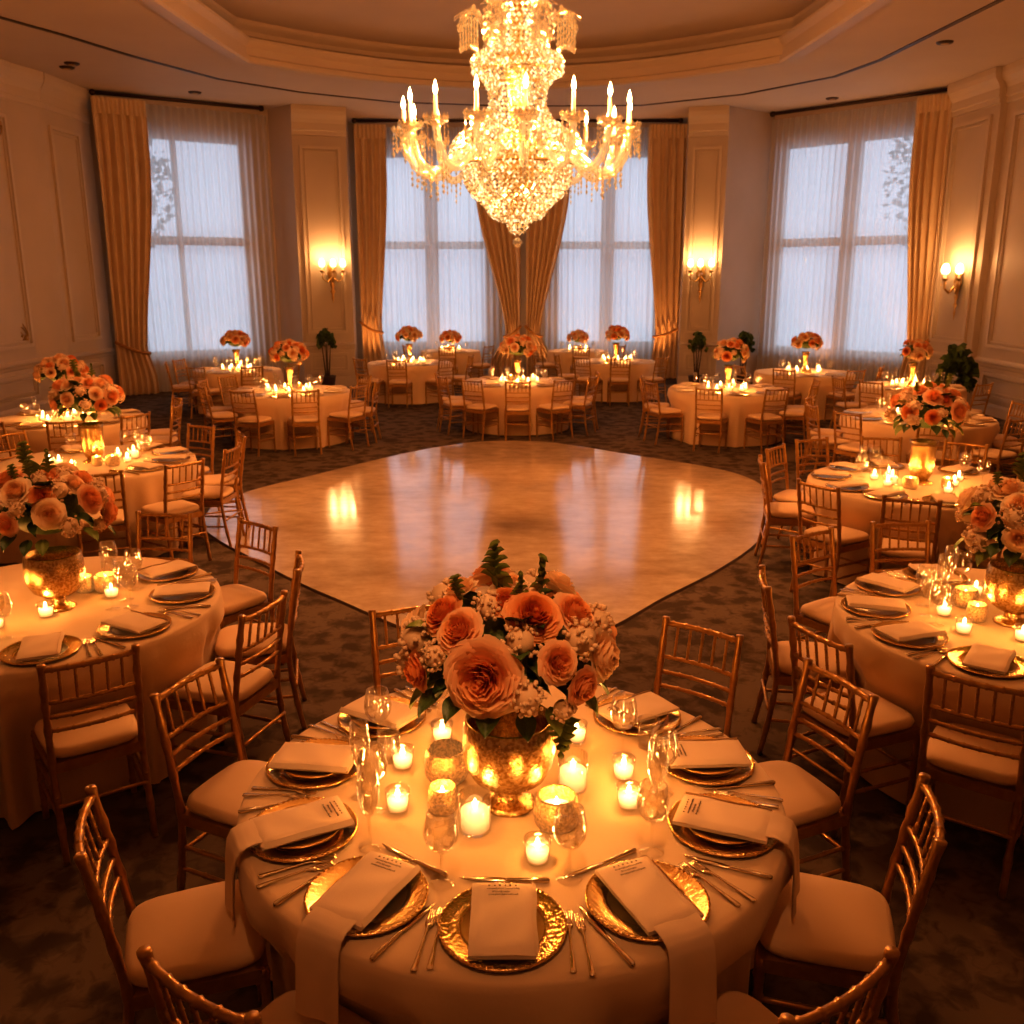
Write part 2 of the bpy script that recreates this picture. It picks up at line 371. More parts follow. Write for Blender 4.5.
# ---- mouldings: chair rails, baseboards, panel frames, capitals
NTR = [0]
def strip(T, x0, x1, prof, name, mat='trim', ends=True):
    """profile (depth into room, z) swept along a wall's local x"""
    mb = MB(); k = len(prof)
    mb.add([(x0, -d, z) for d, z in prof] + [(x1, -d, z) for d, z in prof], [(i, i + 1, i + 1 + k, i + k) for i in range(k - 1)] + ([tuple(range(k)), tuple(range(2 * k - 1, k - 1, -1))] if ends else []), T=T)
    return struct(name, mb, M[mat])
def panel(mb, T, x0, x1, z0, z1, w=.06, d=.05):
    for (a, b) in [((x0, z0), (x1, z0 + w)), ((x0, z1 - w), (x1, z1)), ((x0, z0 + w), (x0 + w, z1 - w)), ((x1 - w, z0 + w), (x1, z1 - w))]:
        mb.box((a[0], -d, a[1]), (b[0], 0, b[1]), T)
    i = w * 1.7; w2 = .02
    x0 += i; x1 -= i; z0 += i; z1 -= i
    if x1 - x0 > .15:
        for (a, b) in [((x0, z0), (x1, z0 + w2)), ((x0, z1 - w2), (x1, z1)), ((x0, z0 + w2), (x0 + w2, z1 - w2)), ((x1 - w2, z0 + w2), (x1, z1 - w2))]:
            mb.box((a[0], -.03, a[1]), (b[0], 0, b[1]), T)
def trims(T, L, panels, side, cap=True, rail=True, base=True):
    NTR[0] += 1
    if rail: strip(T, 0, L, [(0, .84), (.02, .86), (.03, .90), (.06, .93), (.06, .96), (.025, .98), (0, 1.0)], f'trim_{NTR[0]}'); NTR[0] += 1
    if base: strip(T, 0, L, [(0, 0), (.03, 0), (.03, .16), (.015, .20), (0, .21)], f'baseboard_{side}')
    if cap: strip(T, -.0, L, [(0, 5.40), (.03, 5.42), (.03, 5.50), (.05, 5.52), (.05, 5.66), (.09, 5.74), (.15, 5.82), (.17, 5.90), (.17, 5.995), (0, 5.995)], f'trim_{NTR[0]}'); NTR[0] += 1
    if panels:
        mb = MB()
        for p in panels: panel(mb, T, *p)
        struct(f'trim_{NTR[0]}', mb, M['trim'])
trims(T_LW, L_LW, [(L_LW - 1.62 - i * 1.75, L_LW - .12 - i * 1.75, 1.22, 5.15) for i in range(5)] + [(L_LW - 1.62 - i * 1.75, L_LW - .12 - i * 1.75, .30, .76) for i in range(5)], 'left')
trims(T_L2, L_L2, [], 'left_2'); trims(T_L3, L_L3, [(.22, 1.30, 1.22, 5.15), (.22, 1.30, .30, .76)], 'left_3')
trims(T_PL, L_PL, [(.14, L_PL - .14, 1.2, 5.2), (.14, L_PL - .14, .3, .76)], 'pilaster_left')
trims(T_PR, L_PR, [(.11, L_PR - .11, 1.2, 5.2), (.11, L_PR - .11, .3, .76)], 'pilaster_right')
trims(T_PB, L_PB, [(.12, L_PB - .2, 1.2, 5.25), (.12, L_PB - .2, .3, .76)], 'right_pilaster')
trims(T_RW, L_RW, [(.35 + i * 1.9, 2.0 + i * 1.9, 1.2, 5.2) for i in range(5)] + [(.35 + i * 1.9, 2.0 + i * 1.9, .3, .76) for i in range(5)], 'right')
trims(T_WC, L_WC, [], 'back', cap=False, rail=False)
strip(T_WC, 3.34, 4.96, [(0, .84), (.03, .88), (.06, .93), (.06, .96), (0, 1.0)], 'trim_pier_rail')
# carved scroll ornaments in the corners of the panel beside the drape
def scroll(mb, T, x, z, sx, sz):
    for k in range(3):
        pts = [(x + sx * (.05 + .20 * t * (1 - .25 * k)) + .05 * sx * sin(7 * t + k), -.02, z + sz * (.04 + (.09 + .10 * k) * t) + .05 * sz * cos(6 * t + k)) for t in [i / 10 for i in range(11)]]
        mb.tube(pts, [.016 - .010 * i / 10 for i in range(11)], 6, T)
    for k in range(5): mb.ball(T @ Vector((x + sx * (.06 + .045 * k), -.015, z + sz * (.05 + .03 * ((k * 2) % 3)))), .02, 6, 4)
mb = MB()
for x in (L_LW - 1.62, L_LW - .12):
    for z, s_ in ((1.22, 1), (5.15, -1)): scroll(mb, T_LW, x + (.09 if x < L_LW - 1 else -.09), z + .09 * s_, 1 if x < L_LW - 1 else -1, s_)
struct('trim_panel_scrolls', mb, M['brass'], smooth=True)

# ---- windows
def window(idx, T, s0, s1, nmull, frac=.5, hw=.16):
    z0, z1 = WIN_Z; w = .07; ztr = 3.2
    mb = MB()
    mb.box((s0, .03, z0), (s1, .13, z0 + w), T); mb.box((s0, .03, z1 - w), (s1, .13, z1), T)
    mb.box((s0, .03, z0), (s0 + w, .13, z1), T); mb.box((s1 - w, .03, z0), (s1, .13, z1), T)
    mb.box((s0 + w, .03, ztr - .09), (s1 - w, .13, ztr + .09), T)
    for k in range(nmull):
        x = s0 + (s1 - s0) * frac
        mb.box((x - hw, .02, z0 + w), (x + hw, .14, z1 - w), T)
    root = struct(f'window_{idx}', mb, M['frame'])
    g = MB(); g.add([(s0 + w, .085, z0 + w), (s1 - w, .085, z0 + w), (s1 - w, .085, z1 - w), (s0 + w, .085, z1 - w)], [(0, 1, 2, 3)], T=T)
    put('pane', g.mesh('pane', M['pane'], False), root)
    sl = MB(); sl.box((s0 - .05, -.10, z0 - .05), (s1 + .05, .03, z0), T); put('window_sill', sl.mesh('window_sill', M['trim'], False), root)
window(1, T_WL, .55, 3.05, 1, .42, .05); window(2, T_WC, .55, 3.30, 1); window(3, T_WC, 5.0, 7.5, 1); window(4, T_WR, .30, 3.95, 1, .46)

# ---- outside: ground, trees and pale facades beyond the panes
mb = MB(); mb.box((-60, 26, -.4), (60, 90, -.3)); struct('ground_outside', mb, M['ground'])
def blob_tree(x, y, h, r, label):
    t = thing('tree', label, 'tree', (x, y, -.3), 0, 'trees outside the windows')
    put('trunk', MB().tube([(0, 0, 0), (.1, 0, h * .5), (0, 0, h * .8)], [.22, .16, .08], 8).mesh('trunk', M['treeout']), t)
    mb = MB(); rr = random.Random(int(x * 10))
    for k in range(1500):
        a = rr.uniform(0, 2 * PI); u = rr.uniform(-1, 1); q = rr.uniform(.3, 1) ** .5
        c = Vector((r * q * cos(a) * math.sqrt(1 - u * u), r * q * sin(a) * math.sqrt(1 - u * u), h * .72 + h * .36 * u * q)); s_ = rr.uniform(.08, .22)
        n1 = Vector((rr.gauss(0, 1), rr.gauss(0, 1), rr.gauss(0, 1))).normalized(); n2 = n1.orthogonal().normalized()
        mb.add([c + n1 * s_, c + n2 * s_ * .6, c - n1 * s_, c - n2 * s_ * .6], [(0, 1, 2, 3)])
    put('crown', mb.mesh('crown', M['treeout']), t)
blob_tree(-14.5, 33, 8.0, 3.0, 'dark leafy tree seen through the sheer of the left window')
blob_tree(17, 36, 8.6, 3.2, 'dark leafy tree seen through the sheer of the right window')

# ---- curtains
def drape(label, group, T, x0, x1, anchor, ztop, ztie, tiew, pleats, off, seed=0, zbot=.02):
    """tied-back curtain along a wall's local x; anchor 0 keeps x0 fixed, 1 keeps x1 fixed"""
    W = x1 - x0; t = thing('tied_curtain', label, 'curtain', tuple(T @ Vector(((x0 + x1) / 2, -off, 0))), 0, group)
    inv = Matrix.Translation(-(T @ Vector(((x0 + x1) / 2, -off, 0))))
    def width(z):
        if z > ztie:
            k = (z - ztie) / (ztop - ztie); return tiew + (W - tiew) * smooth01(min(1, k * 1.25)) ** .75
        k = (ztie - z) / max(ztie, .1); return tiew + (W * .78 - tiew) * smooth01(k * 1.4) * .8
    def fn(u, v):
        z = ztop + (zbot - ztop) * v; w = width(z)
        ue = u + .012 * sin(9 * u + 5 * v + seed)
        x = x0 + ue * w if anchor == 0 else x1 - (1 - ue) * w
        amp = .08 * (.45 + .55 * min(1, v * 8)) * (.55 + .45 * w / W)
        d = off + amp * sin(2 * PI * pleats * u + .6 * sin(4 * v + seed)) + .02 * sin(2 * PI * pleats * 2.3 * u + 3 * v)
        if abs(z - ztie) < .25: d -= .03 * (1 - abs(z - ztie) / .25)
        return inv @ (T @ Vector((x, -d, z)))
    put('fabric', MB().grid(pleats * 12, 46, fn).mesh('fabric', M['drape']), t)
    hd = MB().grid(pleats * 12, 4, lambda u, v: inv @ (T @ Vector((x0 + u * W, -off - .02 - .05 * abs(sin(2 * PI * pleats * u)), ztop + .02 - .30 * v))))
    put('pleated_heading', hd.mesh('pleated_heading', M['drape']), t)
    xa, xb = (x0 - .02, x0 + tiew + .04) if anchor == 0 else (x1 + .02, x1 - tiew - .04)
    pts = []
    for k in range(13):
        s_ = k / 12; pts.append(inv @ (T @ Vector((xa + (xb - xa) * s_, -(off + .10 * sin(PI * min(1, s_ * 1.0)) + .03), ztie + .14 - .26 * s_ - .05 * sin(PI * s_)))))
    tie = put('tieback', MB().tube(pts, .035, 8).mesh('tieback', M['cord']), t)
    return t
def sheer(label, T, x0, x1, off, ztop=5.84):
    me = MB(); pl = int((x1 - x0) * 7)
    def fn(u, v):
        d = off + .028 * sin(2 * PI * pl * u + .5 * sin(5 * v)) + .012 * sin(2 * PI * pl * .43 * u + 2)
        return T @ Vector((x0 + (x1 - x0) * u, -d, ztop + (.03 - ztop) * v))
    me.grid(pl * 8, 14, fn)
    o = put('sheer_curtain', me.mesh('sheer_curtain', M['sheer'])); tag(o, label, 'sheer curtain', 'sheer curtains')
    return o
def rod(label, pts):
    t = thing('curtain_rod', label, 'curtain rod', pts[0], 0, 'curtain rods'); p0 = Vector(pts[0])
    put('pole', MB().tube([Vector(p) - p0 for p in pts], .035, 8).mesh('pole', M['bronze']), t)
    for p in (pts[0], pts[-1]): put('finial', MB().ball(Vector(p) - p0, .06, 10, 8).mesh('finial', M['bronze']), t)
    mb = MB()
    for p in (pts[0], pts[-1]):
        q = Vector(p) - p0; mb.tube([q, q + Vector((0, 0, ZC - pts[0][2]))], .015, 6)
    put('bracket', mb.mesh('bracket', M['bronze']), t)
ZR = 5.95
def wp(T, x, d, z): return tuple(T @ Vector((x, -d, z)))
rod('long dark rod above the left window', [wp(T_WL, .06, .34, ZR), wp(T_WL, L_WL - .25, .34, ZR)])
rod('long dark rod over the two middle windows', [wp(T_WC, .25, .62, ZR), wp(T_WC, L_WC - .25, .62, ZR)])
rod('long dark rod above the right window', [wp(T_WR, .15, .34, ZR), wp(T_WR, L_WR - .15, .34, ZR)])
gd = 'tied gold drapes'
drape('floor-length gold drape tied back beside the panelled left wall', gd, T_WL, .0, 1.02, 0, 5.84, 1.0, .62, 6, .40)
drape('gold drape tied back beside the left wall sconce', gd, T_WC, .22, .98, 0, 5.84, 1.25, .50, 4, .62, 1)
drape('gold drape left of the dark pier between the middle windows', gd, T_WC, 3.0, 4.10, 1, 5.84, 1.15, .36, 6, .62, 2)
drape('gold drape right of the dark pier between the middle windows', gd, T_WC, 4.24, 5.28, 0, 5.84, 1.15, .36, 6, .62, 3)
drape('gold drape tied back beside the middle wall sconce', gd, T_WC, 7.08, 8.0, 1, 5.84, 1.15, .62, 5, .62, 4)
drape('gold drape hanging beside the right-hand wall sconce', gd, T_WR, 3.42, 4.22, 1, 5.84, 1.1, .5, 5, .40, 5)
sheer('white sheer curtain across the left window', T_WL, .3, L_WL - .12, .24)
sheer('white sheer curtain across the left middle window', T_WC, .3, 3.75, .40)
sheer('white sheer curtain across the right middle window', T_WC, 4.6, 7.8, .40)
sheer('white sheer curtain across the right window', T_WR, .1, L_WR - .15, .24)

# ---- wall sconces
def sconce(label, T, x, z, sc=1.0):
    p = T @ Vector((x, 0, z)); a = T.to_euler().z
    t = thing('wall_sconce', label, 'wall sconce', p, a, 'lit brass wall sconces'); t.scale = (sc,) * 3
    plate = MB().lathe([(.001, -.62), (.012, -.56), (.03, -.50), (.02, -.44), (.05, -.38), (.035, -.36), (.02, -.33), (.05, -.26), (.035, -.22), (.075, -.12), (.10, -.04), (.06, .02), (.085, .08), (.05, .14), (.02, .20), (.001, .22)], 14,
                       Matrix.Translation((0, -.055, 0)) @ Matrix.Diagonal((1, .5, 1, 1)))
    put('backplate', plate.mesh('backplate', M['brass']), t)
    for i, (dx, dy) in enumerate([(-.20, -.16), (0, -.26), (.20, -.16)]):
        arm = put('arm', MB().tube([(0, -.08, -.10), (dx * .5, -.08 + (dy) * .35, -.20), (dx * .95, dy * .95, -.14), (dx, dy, -.02)], [.016, .015, .013, .012], 8).mesh('arm', M['brass']), t)
        put('drip_cup', MB().lathe([(.012, -.03), (.045, 0), (.05, .015), (.02, .01)], 12, Matrix.Translation((dx, dy, 0))).mesh('drip_cup', M['brass']), arm)
        put('candle_sleeve', MB().lathe([(.015, .0), (.015, .10)], 10, Matrix.Translation((dx, dy, 0)), cap1=True).mesh('candle_sleeve', M['candle']), arm)
        put('lit_shade', MB().lathe([(.035, .08), (.062, .12), (.055, .18), (.03, .23), (.001, .24)], 12, Matrix.Translation((dx, dy, 0))).mesh('lit_shade', M['shade']), arm)
        if True:
            q = MB(); q.lathe([(.034, -.032), (.037, -.032), (.037, -.028)], 10, Matrix.Translation((dx, dy, 0)))
            for k in range(3): q.octa((dx + .035 * cos(k * 2.1), dy + .035 * sin(k * 2.1), -.05 - .012 * k), .012, .03)
            put('crystal_drop', q.mesh('crystal_drop', M['crystal'], False), arm)
    return [T @ Vector((x + dx * sc, dy * sc - .055, z + .27 * sc)) for dx, dy in [(-.20, -.16), (0, -.26), (.20, -.16)]]
SC = [sconce('lit brass wall sconce on the pilaster beside the left middle window', T_PL, .72, 2.57, 1.15),
      sconce('lit brass wall sconce on the pilaster beside the right middle window', T_PR, .42, 2.57, 1.15),
      sconce('lit brass wall sconce on the wide pilaster by the dark potted plant', T_PB, .95, 2.40, 1.25)]

# ------------------------------------------------------------------ chandelier
CH = Vector((.05, 9.0, 0))
def chandelier():
    t = thing('crystal_chandelier', 'huge lit crystal chandelier with candle arms hanging above the dance floor', 'chandelier', (CH.x, CH.y, 2.7))
    O = Vector((0, 0, -2.7)); rr = random.Random(3)
    def beads(prof, name, size=.026, gap=1.75, drop=1.0):
        mb = MB()
        # resample the profile by arc length
        L = [0]
        for a, b in zip(prof, prof[1:]): L.append(L[-1] + math.hypot(b[0] - a[0], b[1] - a[1]))
        m = max(2, int(L[-1] / (size * gap)))
        for j in range(m + 1):
            s_ = L[-1] * j / m; k = 0
            while k < len(L) - 2 and L[k + 1] < s_: k += 1
            f = (s_ - L[k]) / max(1e-6, L[k + 1] - L[k]); r = prof[k][0] + (prof[k + 1][0] - prof[k][0]) * f; z = prof[k][1] + (prof[k + 1][1] - prof[k][1]) * f
            c = max(1, int(2 * PI * r / (size * 1.9)))
            for i in range(c):
                a = 2 * PI * (i + .5 * (j % 2)) / c + rr.uniform(-.03, .03)
                mb.octa((r * cos(a), r * sin(a), z - 2.7), size * rr.uniform(.75, 1.05), size * rr.uniform(.8, 1.25) * drop)
        me = mb.mesh(name, [M['crystal'], M['glint']], False); me.polygons.foreach_set('material_index', [1 if rr.random() < .16 else 0 for _ in me.polygons]); o = put(name, me, t); o['kind'] = 'stuff'; return o
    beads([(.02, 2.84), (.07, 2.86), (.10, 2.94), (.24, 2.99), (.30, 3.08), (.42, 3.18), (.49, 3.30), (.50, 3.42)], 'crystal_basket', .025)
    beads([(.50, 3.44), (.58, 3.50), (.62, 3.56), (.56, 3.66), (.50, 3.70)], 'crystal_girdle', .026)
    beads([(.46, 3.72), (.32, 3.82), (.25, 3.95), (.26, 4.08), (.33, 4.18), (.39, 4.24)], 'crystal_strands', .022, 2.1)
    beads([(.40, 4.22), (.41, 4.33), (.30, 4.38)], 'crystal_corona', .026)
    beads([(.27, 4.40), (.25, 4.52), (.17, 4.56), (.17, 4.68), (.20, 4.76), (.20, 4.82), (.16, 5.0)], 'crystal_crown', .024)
    b = MB().ball((0, 0, 2.755 - 2.7), .045, 12, 8); put('finial_ball', b.mesh('finial_ball', M['crystal']), t)
    # inner gilt frame
    fr = MB()
    for r, z in [(.50, 3.44), (.46, 3.71), (.38, 4.22), (.25, 4.40), (.18, 4.82)]:
        fr.lathe([(r - .02, z - .012 - 2.7), (r + .012, z - .012 - 2.7), (r + .012, z + .012 - 2.7), (r - .02, z + .012 - 2.7), (r - .02, z - .012 - 2.7)], 40)
    fr.lathe([(.04, 2.9 - 2.7), (.16, 3.3 - 2.7), (.20, 3.6 - 2.7), (.08, 3.8 - 2.7), (.09, 4.1 - 2.7), (.14, 4.25 - 2.7), (.06, 4.5 - 2.7), (.04, 5.2 - 2.7), (.025, 6.66 - 2.7)], 16)
    put('gilt_frame', fr.mesh('gilt_frame', M['gold']), t)
    can = MB().lathe([(.03, 6.46 - 2.7), (.14, 6.52 - 2.7), (.24, 6.60 - 2.7), (.26, 6.66 - 2.7)], 24); put('ceiling_canopy', can.mesh('ceiling_canopy', M['gold']), t)
    lights = []
    NA = 16; RA = 1.03
    arm_me = bulb_me = None
    arm = MB(); cup = MB(); cand = MB(); fl = MB(); pen = MB()
    path = [(.40, 0, 3.54), (.55, 0, 3.53), (.68, 0, 3.42), (.80, 0, 3.36), (.92, 0, 3.40), (1.0, 0, 3.54), (RA, 0, 3.68)]
    q = []
    for i in range(len(path) - 1):
        p0, p1, p2, p3 = (Vector(path[max(0, min(len(path) - 1, i + k))]) for k in (-1, 0, 1, 2))
        for s_ in range(4):
            x = s_ / 4; q.append(.5 * ((2 * p1) + (p2 - p0) * x + (2 * p0 - 5 * p1 + 4 * p2 - p3) * x * x + (3 * p1 - p0 - 3 * p2 + p3) * x ** 3))
    q.append(Vector(path[-1])); q = [p + O for p in q]
    arm.tube(q, [.030 + .006 * (i % 2) for i in range(len(q))], 8)
    pen.tube([p - Vector((0, 0, .036)) for p in q[6:]], .003, 4); pen.lathe([(.098, -.01), (.104, -.01), (.104, .0), (.098, .0)], 16, Matrix.Translation((RA, 0, 1.0)))
    X = Matrix.Translation((RA, 0, 3.70 - 2.7))
    cup.lathe([(.015, -.05), (.05, -.03), (.095, .0), (.105, .03), (.09, .022), (.02, .01)], 18, X)
    for k in range(12):
        a = k * PI / 6; cup.octa((RA + .10 * cos(a), .10 * sin(a), 1.0 + .035), .018, .03)
    cand.lathe([(.019, .02), (.017, .20), (.010, .205)], 10, X, cap1=True)
    fl.lathe([(.004, .205), (.016, .225), (.020, .25), (.012, .285), (.001, .32)], 10, X)
    for k in range(8):
        a = k * PI / 4; ln = 3 if k % 2 else 4
        for j in range(ln):
            pen.octa((RA + .10 * cos(a), .10 * sin(a), .96 - .045 * j), .012 + .006 * (j == ln - 1), .02 + .018 * (j == ln - 1))
    for k in range(6):
        p = q[8 + k * 2]
        for j in range(2 + (k * 7) % 3): pen.octa((p.x, 0, p.z - .05 - .05 * j), .014, .026)
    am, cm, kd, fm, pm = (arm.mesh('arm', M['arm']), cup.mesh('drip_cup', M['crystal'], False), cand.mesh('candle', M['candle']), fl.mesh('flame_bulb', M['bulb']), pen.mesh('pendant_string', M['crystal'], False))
    for i in range(NA):
        a = -PI / 2 + .06 + 2 * PI * i / NA; Rm = Matrix.Rotation(a, 4, 'Z')
        ao = put('arm', am, t, T=Rm)
        for nm, me in (('drip_cup', cm), ('candle', kd), ('flame_bulb', fm), ('pendant_string', pm)): put(nm, me, ao)
        if i % 2 == 0: lights.append(CH + Vector((RA * cos(a), RA * sin(a), 4.09)))
    # upper plume arms with hanging drops
    pl = MB(); dr = MB(); dr.tube([(.36, -.05, 1.99), (.46, -.02, 2.03), (.56, -.05, 1.96), (.56, .05, 1.96), (.46, .02, 2.03), (.36, .05, 1.99)], .004, 4)
    pts = [(.25, 0, 1.62), (.27, 0, 1.82), (.34, 0, 1.99), (.41, 0, 2.03), (.47, 0, 1.98), (.50, 0, 1.88)]
    pl.tube(pts, [.03, .028, .03, .028, .024, .015], 8)
    for (x, y, z) in pts[1:]:
        for k in range(10): pl.octa((x + rr.uniform(-.03, .03), rr.uniform(-.03, .03), z + rr.uniform(-.03, .03)), .02, .024)
    for k in range(14):
        x = .36 + .15 * (k % 7) / 6; y = -.05 + .1 * (k // 7)
        for j in range(5): dr.octa((x, y + rr.uniform(-.01, .01), 1.97 - .055 * j - .04 * abs((k % 7) - 3) / 3), .014 + .004 * (j == 4), .026)
    pm2, dm2 = pl.mesh('plume_arm', M['crystal'], False), dr.mesh('drop_cluster', M['crystal'], False)
    for i in range(6):
        po = put('plume_arm', pm2, t, T=Matrix.Rotation(i * PI / 3 + .02, 4, 'Z')); put('drop_cluster', dm2, po)
    return lights
CH_L = chandelier()

# ------------------------------------------------------------------ chair
def node_tube(mb, a, b, r, nodes, seg=8, bow=Vector((0, 0, 0)), n=None):
    a, b = Vector(a), Vector(b); pts = []; rs = []
    ts = sorted(set([0, 1] + [i / 8 for i in range(9)] + [x + d for x in nodes for d in (-.022, 0, .022) if 0 <= x + d <= 1]))
    for s_ in ts:
        pts.append(a + (b - a) * s_ + bow * 4 * s_ * (1 - s_)); rs.append(r * (1.32 if any(abs(s_ - x) < .005 for x in nodes) else 1))
    mb.tube(pts, rs, seg)
def chair_meshes(seg):
    P = {}
    m = MB()
    def cush(u, v):
        a = 2 * PI * u; c, s_ = cos(a), sin(a)
        e = .42; x = math.copysign(abs(c) ** e, c); y = math.copysign(abs(s_) ** e, s_)
        k = [(0, .004), (.90, 0), (1, .012), (1.02, .028), (.985, .046), (.90, .056), (.5, .062), (0, .064)][int(round(v * 7))]
        hw = .205 - .018 * (-x * .5 + .5)
        return (x * k[0] * .200, y * k[0] * hw, .452 + k[1])
    m.grid(24 if seg > 6 else 16, 7, cush, closed_u=True); P['seat_cushion'] = m.mesh('seat_cushion', M['cushion'])
    m = MB()
    fx, bx, fy, by = .185, -.19, .195, .182
    for (x0, y0, x1, y1) in [(fx, -fy, fx, fy), (fx, fy, bx, by), (bx, by, bx, -by), (bx, -by, fx, -fy)]:
        d = Vector((x1 - x0, y1 - y0, 0)); L = d.length; T = Matrix.Translation((x0, y0, 0)) @ Matrix.Rotation(math.atan2(d.y, d.x), 4, 'Z')
        m.box((0, -.012, .405), (L, .012, .452), T)
    m.box((bx, -by, .435), (fx, by, .450)); P['seat_frame'] = m.mesh('seat_frame', M['chair'], False)
    m = MB()
    for z in (.20, .30):
        for s_ in (-1, 1): node_tube(m, (fx, s_ * fy, z), (bx - .03, s_ * by, z), .009, (.3, .7), seg)
    for z in (.24,): node_tube(m, (fx, -fy, z), (fx, fy, z), .009, (.3, .7), seg)
    node_tube(m, (bx - .03, -by, .26), (bx - .03, by, .26), .009, (.3, .7), seg)
    P['stretcher'] = m.mesh('stretcher', M['chair'])
    for k, s_ in (('front', 1), ('front2', -1)):
        m = MB(); node_tube(m, (fx + .004, s_ * fy, 0), (fx, s_ * fy, .45), .0145, (.15, .45, .7, .95), seg); P[k] = m.mesh('leg', M['chair'])
    for k, s_ in (('rear', 1), ('rear2', -1)):
        m = MB(); pts = []; rs = []
        for i in range(25):
            z = .92 * i / 24; x = bx - .06 * (1 - min(1, z / .45)) ** 1.5 if z < .45 else bx - .075 * ((z - .45) / .47) ** 1.15
            pts.append((x, s_ * by, z)); rs.append(.0145 * (1.28 if i in (4, 8, 12, 16, 19, 21, 24) else 1))
        pts.append((pts[-1][0] - .001, s_ * by, .928)); rs.append(.017)
        m.tube(pts, rs, seg); P[k] = m.mesh('leg', M['chair'])
    bxz = lambda z: bx - .075 * ((z - .45) / .47) ** 1.15
    rails = []
    for z, r in ((.900, .0125), (.745, .0095), (.675, .0095), (.61, .0095)):
        m = MB(); node_tube(m, (bxz(z), -by, z), (bxz(z), by, z), r, (.1, .26, .42, .58, .74, .9), seg, Vector((-.022, 0, 0))); rails.append(m.mesh('back_rail', M['chair']))
    P['rails'] = rails; sp = []
    for k in range(5):
        y = -by + 2 * by * (k + 1) / 6; bow = -.022 * (1 - (y / by) ** 2)
        m = MB(); node_tube(m, (bxz(.745) + bow, y, .745), (bxz(.90) + bow, y, .90), .0068, (.25, .5, .75), 6); sp.append(m.mesh('spindle', M['chair']))
    P['spindles'] = sp
    m = MB()
    for me in rails + sp:
        m.add([v.co for v in me.vertices], [tuple(p.vertices) for p in me.polygons])
    P['back'] = m.mesh('backrest', M['chair'])
    return P
CP = chair_meshes(8); CPF = chair_meshes(5)
def chair(tname, tc, ang, r, group, near, fo=0):
    a = rad(ang); x, y = tc[0] + (r - .268) * cos(a), tc[1] + (r - .268) * sin(a)
    t = thing('chiavari_chair', f"cushioned gold chair at {clock(ang)} of the {tname}", 'chair', (x, y, 0), a + PI + rad(fo), group)
    P = CP if near else CPF
    put('seat_cushion', P['seat_cushion'], t); put('seat_frame', P['seat_frame'], t)
    for k in ('front', 'front2', 'rear', 'rear2'): put('leg', P[k], t)
    put('stretcher', P['stretcher'], t)
    if near:
        b = put('backrest', P['rails'][0], t)
        for me in P['rails'][1:]: put('back_rail', me, b)
        for me in P['spindles']: put('spindle', me, b)
    else: put('backrest', P['back'], t)
    return t

# ------------------------------------------------------------------ tableware meshes
def beaded(seg, Rr, prof_scale=1):
    m = MB(); pr = [(.001, .004), (Rr * .60, .004), (Rr * .66, .006), (Rr * .70, .010), (Rr * .74, .010), (Rr * .93, .015), (Rr * .965, .018), (Rr, .018), (Rr * 1.005, .013), (Rr * .9, .006), (Rr * .6, 0), (.001, 0)]
    def wob(r, z, i, j):
        if j in (6, 7, 8): return r * (1 + .012 * (i % 2))
        return r
    m.lathe(pr, seg, wob=wob); return m
RCH = .170
charger_me = beaded(96, RCH).mesh('charger_plate', M['gold']); charger_lo = beaded(32, RCH).mesh('charger_plate', M['plate'])
bead_ring = MB()
for k in range(64):
    a = 2 * PI * k / 64; bead_ring.octa((RCH * .985 * cos(a), RCH * .985 * sin(a), .019), .0048)
bead_me = bead_ring.mesh('beaded_rim', M['gold'])
well_me = MB().lathe([(.001, .0055), (RCH * .63, .0055), (RCH * .655, .0075)], 48).mesh('plate_well', M['plate'])
dinner_me = MB().lathe([(.001, 0), (.07, 0), (.075, .003), (.118, .014), (.122, .016), (.118, .018), (.078, .008), (.001, .007)], 48).mesh('dinner_plate', M['plate'])
def napkin_body(L=.285, W=.172, H=.020, n=10):
    m = MB()
    def top(u, v):
        x = (u - .5) * L; y = (v - .5) * W; e = min(1, min(u, 1 - u) * 9) ** .5 * min(1, min(v, 1 - v) * 8) ** .5
        return (x, y, .004 + H * (.55 + .45 * e) + .0018 * sin(11 * u + 5 * v))
    m.grid(n * 2, n, top)
    m.grid(n * 2, 1, lambda u, v: ((u - .5) * L, -W / 2, .004 + H * .55 * v)); m.grid(n * 2, 1, lambda u, v: ((.5 - u) * L, W / 2, .004 + H * .55 * v))
    m.grid(n, 1, lambda u, v: (L / 2, (u - .5) * W, .004 + H * .55 * v)); m.grid(n, 1, lambda u, v: (-L / 2, (.5 - u) * W, .004 + H * .55 * v))
    return m
nap_me = napkin_body().mesh('napkin', M['napkin']); nap_lo = napkin_body(.26, .17, .02, 5).mesh('napkin', M['napkin'])
fold_me = MB().grid(14, 4, lambda u, v: ((u - .5) * .275, .079 + .012 * v + .002 * sin(9 * u), .016 + .010 * (1 - v) - .004 * v)).mesh('folded_edge', M['napkin'])
